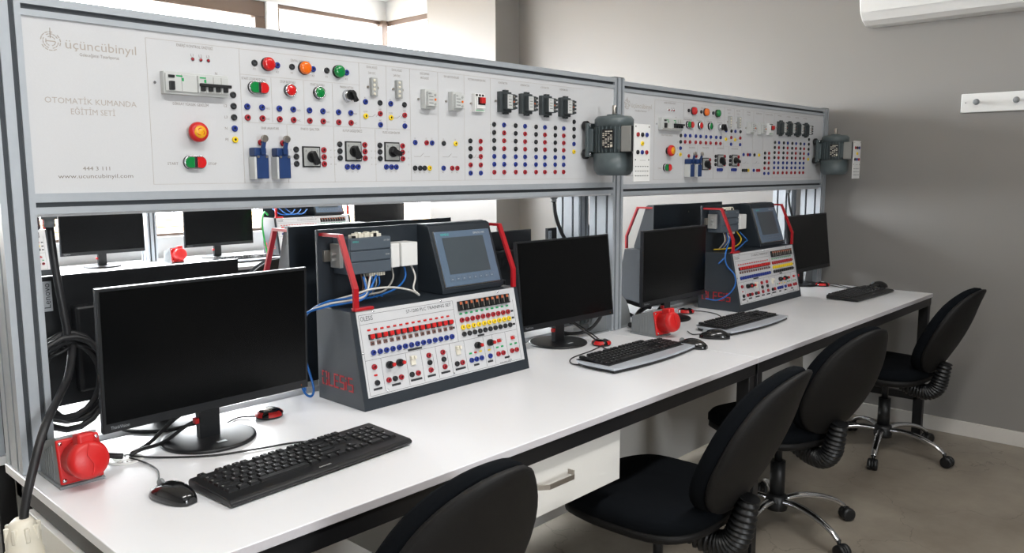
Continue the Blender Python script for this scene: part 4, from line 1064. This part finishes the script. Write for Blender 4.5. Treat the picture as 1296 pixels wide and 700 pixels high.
# mass beside the middle post on the right
pts = [(2.60+.055*math.cos(2*PI*i/14), 1.93+.004*i, .93+.065*math.sin(2*PI*i/14)) for i in range(0, 24)]
cable(pts, .006, RUBB, 'black cable loop hanging right of the middle post')
cable([(2.55, 1.93, .86), (2.60, 1.90, .83), (2.66, 1.86, .84), (2.74, 1.85, .815), (2.80, 1.83, .80)], .008, RUBB, 'thick black cable passing behind the third monitor, upper one')
cable([(2.56, 1.92, .83), (2.62, 1.89, .81), (2.68, 1.87, .79), (2.72, 1.86, .77)], .007, RUBB, 'thick black cable passing behind the third monitor, lower one')
cable([(2.575, 1.775, .765), (2.63, 1.79, .758), (2.69, 1.83, .765), (2.76, 1.85, .79), (2.84, 1.83, .82)], .010, RUBB, 'thick black lead leaving the back of the second red socket')
cable([(2.577, 1.745, .762), (2.64, 1.76, .756), (2.71, 1.79, .757), (2.78, 1.80, .765), (2.85, 1.81, .80)], .008, RUBB, 'second thick black lead behind the second red socket')
cable([(2.66, 1.57, .755), (2.63, 1.53, .753), (2.645, 1.495, .757)], .002, RUBB, 'thin black lead to the mouse beside the second silver keyboard')
cable([(2.60, 1.60, .7525), (2.635, 1.545, .7525), (2.64, 1.50, .756)], .0018, RUBB, 'thin lead between the second socket and a mouse') if False else None
cable([(3.060, 1.80, .757), (3.10, 1.76, .753), (3.08, 1.68, .753), (3.00, 1.60, .753), (2.97, 1.565, .757)], .0022, RUBB, 'thin black lead from the third USB hub to the second silver keyboard')
cable([(4.20, 1.83, .76), (4.30, 1.83, .753), (4.32, 1.74, .753), (4.24, 1.60, .753), (4.20, 1.50, .757)], .002, RUBB, 'thin black lead curving across the bench at the wall end, outer one')
cable([(4.275, 1.69, .757), (4.33, 1.66, .753), (4.26, 1.56, .753), (4.22, 1.49, .757)], .002, RUBB, 'thin black lead curving across the bench at the wall end, inner one')
# far console cables
cable([(2.925, 5.05, 1.07), (2.88, 5.02, 1.09), (2.845, 4.99, 1.02), (2.845, 4.97, .90), (2.86, 4.96, .80)], .006, CGRN, 'green cable arching beside the pale far console')
for k in range(3): cable([(2.97+.05*k, 5.06, 1.11), (2.99+.05*k, 5.0, 1.075), (3.06+.05*k, 4.99, 1.07), (3.12+.05*k, 5.02, 1.10)], .004, CBLU, 'blue cable tangled on top of the far console', group='blue cables on the far console')
# floor leads under the bench
cable([(1.98, 1.74, .010), (1.93, 1.60, .010), (1.99, 1.50, .010), (2.10, 1.52, .010), (2.13, 1.62, .010), (2.06, 1.73, .012)], .008, CWHT, 'white cable loop lying on the floor under the drawer')

# ---------------------------------------------------------------- chairs
def chair():
    t = empty('office_chair', (0, 0, 0))
    # five-star chrome base
    B(BLKP).lathe([(.040, .075), (.042, .09), (.040, .125), (.030, .135)], None, 24).build('hub', t)
    for k in range(5):
        a = 2*PI*k/5+R(-90)
        ca, sa = math.cos(a), math.sin(a)
        P_ = lambda r_, z_: (ca*r_, sa*r_, z_)
        B(CHRM).tube([P_(.035, .112), P_(.10, .118), P_(.18, .108), P_(.25, .085), P_(.288, .060)], .014, 12, rad=[.017, .016, .0145, .013, .012], flat=.75).build('base_arm', t)
        c = B(BLKP); cx, cy = ca*.295, sa*.295; tx_, ty_ = -sa, ca
        Mx = Matrix.Translation((cx+ca*.008, cy+sa*.008, .0265)) @ Matrix.Rotation(a+PI/2, 4, 'Z')
        c.at(Mx)
        for s_ in (-1, 1): c.lathe([(.018, -.009), (.0255, -.007), (.0265, 0), (.0255, .007), (.018, .009)], Matrix.Translation((s_*.013, 0, 0)) @ axm('x'), 20)
        c.lathe([(.024, -.004), (.024, .004)], axm('x'), 16); c.at().cyl((ca*.290, sa*.290, .040), 'z', .007, .025, 10)
        c.build('caster', t)
    B(BLKP).cyl((0, 0, .125), 'z', .028, .14, 20).cyl((0, 0, .26), 'z', .0145, .14, 16).build('gas_column', t)
    # seat: rounded cushion over plastic pan
    def rsq(rx, ry, n=36, e=3.2):
        return [(rx*math.copysign(abs(math.cos(a))**(2/e), math.cos(a)), ry*math.copysign(abs(math.sin(a))**(2/e), math.sin(a))) for a in [2*PI*i/n for i in range(n)]]
    def stack(m, layers):
        b = B(m); rings = []
        for rx, ry, z, dy in layers: rings.append([b._v((x, y+dy, z-(.012 if y > ry*.6 else 0)*((y/ry-.6)/.4 if ry else 0))) for x, y in rsq(rx, ry)])
        for a, c in zip(rings, rings[1:]):
            n = len(a)
            for i in range(n): b._f([a[i], a[(i+1) % n], c[(i+1) % n], c[i]], True)
        b._f(rings[0][::-1], True); b._f(rings[-1], True); return b
    stack(SHEL, [(.15, .14, .378, .02), (.200, .198, .388, .02), (.220, .218, .402, .02), (.218, .216, .422, .02)]).build('seat_pan', t)
    stack(FABR, [(.212, .210, .415, .02), (.222, .220, .425, .02), (.222, .220, .448, .02), (.208, .206, .466, .02), (.16, .155, .472, .02), (.08, .08, .468, .02)]).build('seat', t)
    B(BLKP).box((-.07, -.09, .365), (.07, .10, .388), .006).bar([(.06, .02, .372), (.20, .02, .368), (.23, .02, .362)], .018, .008, (0, 1, 0)).build('mechanism', t)
    # back: curved shell + cushion, leaning
    lean = R(24); Zb = .445; Hh = .455
    def surf(u, v, off):  # u in -1..1, v in 0..1
        prof = .178*(1-(.34*((v-.36)/.64)**2 if v > .36 else .18*((.36-v)/.36)**2))
        x = u*prof
        y = -.195 + .040*u*u - .016*math.sin(PI*v) + off - .05*max(0, v-.8)**1.5*3
        z = v*Hh
        return Vector((x, y - math.sin(lean)*z, Zb + math.cos(lean)*z))
    def slab(m, off0, off1, su, sv, bulge=0.):
        b = B(m); n = 40
        ring = [(math.copysign(abs(math.cos(a))**(2/2.4), math.cos(a))*su, .5+.5*math.copysign(abs(math.sin(a))**(2/2.4), math.sin(a))*sv) for a in [2*PI*i/n for i in range(n)]]
        def lay(k, off): return [b._v(surf(u*k, .5+(v-.5)*k, off)) for u, v in ring]
        s_ = 1 if off1 > off0 else -1
        d_ = off1-off0
        Ls = [lay(.90, off0), lay(.975, off0+d_*.06), lay(1., off0+d_*.28), lay(1., off0+d_*.72), lay(.97, off0+d_*.95), lay(.85, off0+d_*1.02+bulge*.3), lay(.6, off1+bulge*.7), lay(.3, off1+bulge)]
        for a, c in zip(Ls, Ls[1:]):
            for i in range(n): b._f([a[i], a[(i+1) % n], c[(i+1) % n], c[i]], True)
        b._f(Ls[-1], True)
        inner = [lay(.6, off0), lay(.3, off0)]
        for a, c in zip([Ls[0]]+inner, inner):
            for i in range(n): b._f([c[i], c[(i+1) % n], a[(i+1) % n], a[i]], True)
        b._f(inner[-1][::-1], True)
        bmesh.ops.recalc_face_normals(b.bm, faces=b.bm.faces[:])
        return b
    slab(FABR, -.004, .044, 1., 1., .006).build('backrest', t)
    slab(SHEL, 0, -.022, .985, .985, -.004).build('back_shell', t)
    # ribbed bellows over the back bar
    pts = [(0, -.085, .372), (0, -.145, .352), (0, -.200, .352), (0, -.235, .380), (0, -.252, .43), (0, -.268, .50)]
    pp, _ = catmull([Vector(p_) for p_ in pts], None, 16)
    B(BLKP).tube(pp, .03, 14, smooth=False, rad=[(.034+(.004 if i % 4 < 2 else -.004))*(1 if i < len(pp)*.7 else 1-.8*(i-len(pp)*.7)/len(pp)) for i in range(len(pp))]).build('ribbed_sleeve', t)
    return t
c1 = chair(); c1.location = (.885, 1.222, 0); c1.rotation_euler.z = R(-2); tag(c1, 'black office chair cut off by the bottom edge, nearest the camera', 'chair')
for ch in c1.children:
    if ch.name.split('.')[0] not in ('hub', 'base_arm', 'caster', 'gas_column'): ch.location.z = .045
for x, y, rz, lab in ((1.86, 1.175, 1, 'black office chair beside the drawer, second from the camera'), (2.85, 1.275, -18, 'black office chair with chrome base before the middle bench joint'), (4.01, 1.27, -7, 'black office chair at the wall end of the bench')):
    c = copy_tree(c1); c.location = (x, y, 0); c.rotation_euler.z = R(rz); tag(c, lab, 'chair')
    if x < 2.5:
        for ch in c.children:
            if ch.name.split('.')[0] not in ('hub', 'base_arm', 'caster', 'gas_column'): ch.location.z = .025
    if x > 2.5:                       # gas lifts set lower
        for ch in c.children:
            if ch.name.split('.')[0] not in ('hub', 'base_arm', 'caster', 'gas_column'): ch.location.z = -.015
c = copy_tree(c1); c.location = (2.42, 4.50, -.03); c.rotation_euler.z = R(0); tag(c, 'office chair at the far window bench, only its back top showing', 'chair')

# ---------------------------------------------------------------- light
w = bpy.data.worlds.new('overcast_sky'); bpy.context.scene.world = w; w.use_nodes = True
nt = w.node_tree; bg = nt.nodes['Background']
bg.inputs['Color'].default_value = (.93, .97, 1.0, 1); bg.inputs['Strength'].default_value = 21.0
def portal(loc, rot, sx, sy):
    l = bpy.data.lights.new('daylight_opening', 'AREA'); l.shape = 'RECTANGLE'; l.size = sx; l.size_y = sy
    l.cycles.is_portal = True
    o = bpy.data.objects.new('daylight_opening', l); COL.objects.link(o); o.location = loc; o.rotation_euler = rot
portal((1.89, YW+.16, 1.775), (R(-90), 0, 0), 4.8, 1.66)
portal((4.46, 5.15, 1.775), (R(90), 0, R(90)), .55, 1.66)
portal((0, -3.32, 1.5), (R(90), 0, 0), .8, 1.2)  # sky sampling for the added opening behind the camera

for fx, fy in ((.25, .30), (2.0, .30)):  # unseen lamps, added to brighten the benches
    fxt = empty('added_ceiling_lamp', (fx, fy, CEIL)); tag(fxt, 'flat white ceiling lamp added out of view to brighten the benches, %s' % ('nearer the camera' if fx < 1 else 'further along'), 'ceiling lamp')
    B(WHTP).box((-.62, -.15, -.05), (-.60, .15, 0)).box((.60, -.15, -.05), (.62, .15, 0)).box((-.62, -.16, -.05), (.62, -.14, 0)).box((-.62, .14, -.05), (.62, .16, 0)).build('frame', fxt)
    B(WHTP).box((-.60, -.14, -.02), (.60, .14, 0)).build('reflector', fxt)
    l = bpy.data.lights.new('added_fill_light', 'AREA'); l.shape = 'RECTANGLE'; l.size = 1.18; l.size_y = .26; l.energy = 23; l.color = (1, .985, .96)
    o = bpy.data.objects.new('added_fill_light', l); COL.objects.link(o); o.parent = fxt; o.location = (0, 0, -.045)

# ---------------------------------------------------------------- camera
cam = bpy.data.cameras.new('camera'); co = bpy.data.objects.new('camera', cam); COL.objects.link(co)
cam.sensor_width = 36; cam.lens = 1017.016/1296*36
yaw, pitch, roll = .8192, .1294, -.0031
fwd = Vector((math.sin(yaw)*math.cos(pitch), math.cos(yaw)*math.cos(pitch), -math.sin(pitch)))
r_ = fwd.cross(Vector((0, 0, 1))).normalized(); u_ = r_.cross(fwd)
r2 = math.cos(roll)*r_+math.sin(roll)*u_; u2 = -math.sin(roll)*r_+math.cos(roll)*u_
Mc = Matrix.Identity(4); Mc.col[0][:3] = r2; Mc.col[1][:3] = u2; Mc.col[2][:3] = -fwd; Mc.col[3][:3] = (0, 0, 1.36)
co.matrix_world = Mc
sc = bpy.context.scene; sc.camera = co
sc.view_settings.view_transform = 'Standard'; sc.view_settings.look = 'None'; sc.view_settings.gamma = 1
sc.view_settings.use_curve_mapping = False; sc.view_settings.exposure = 0.28
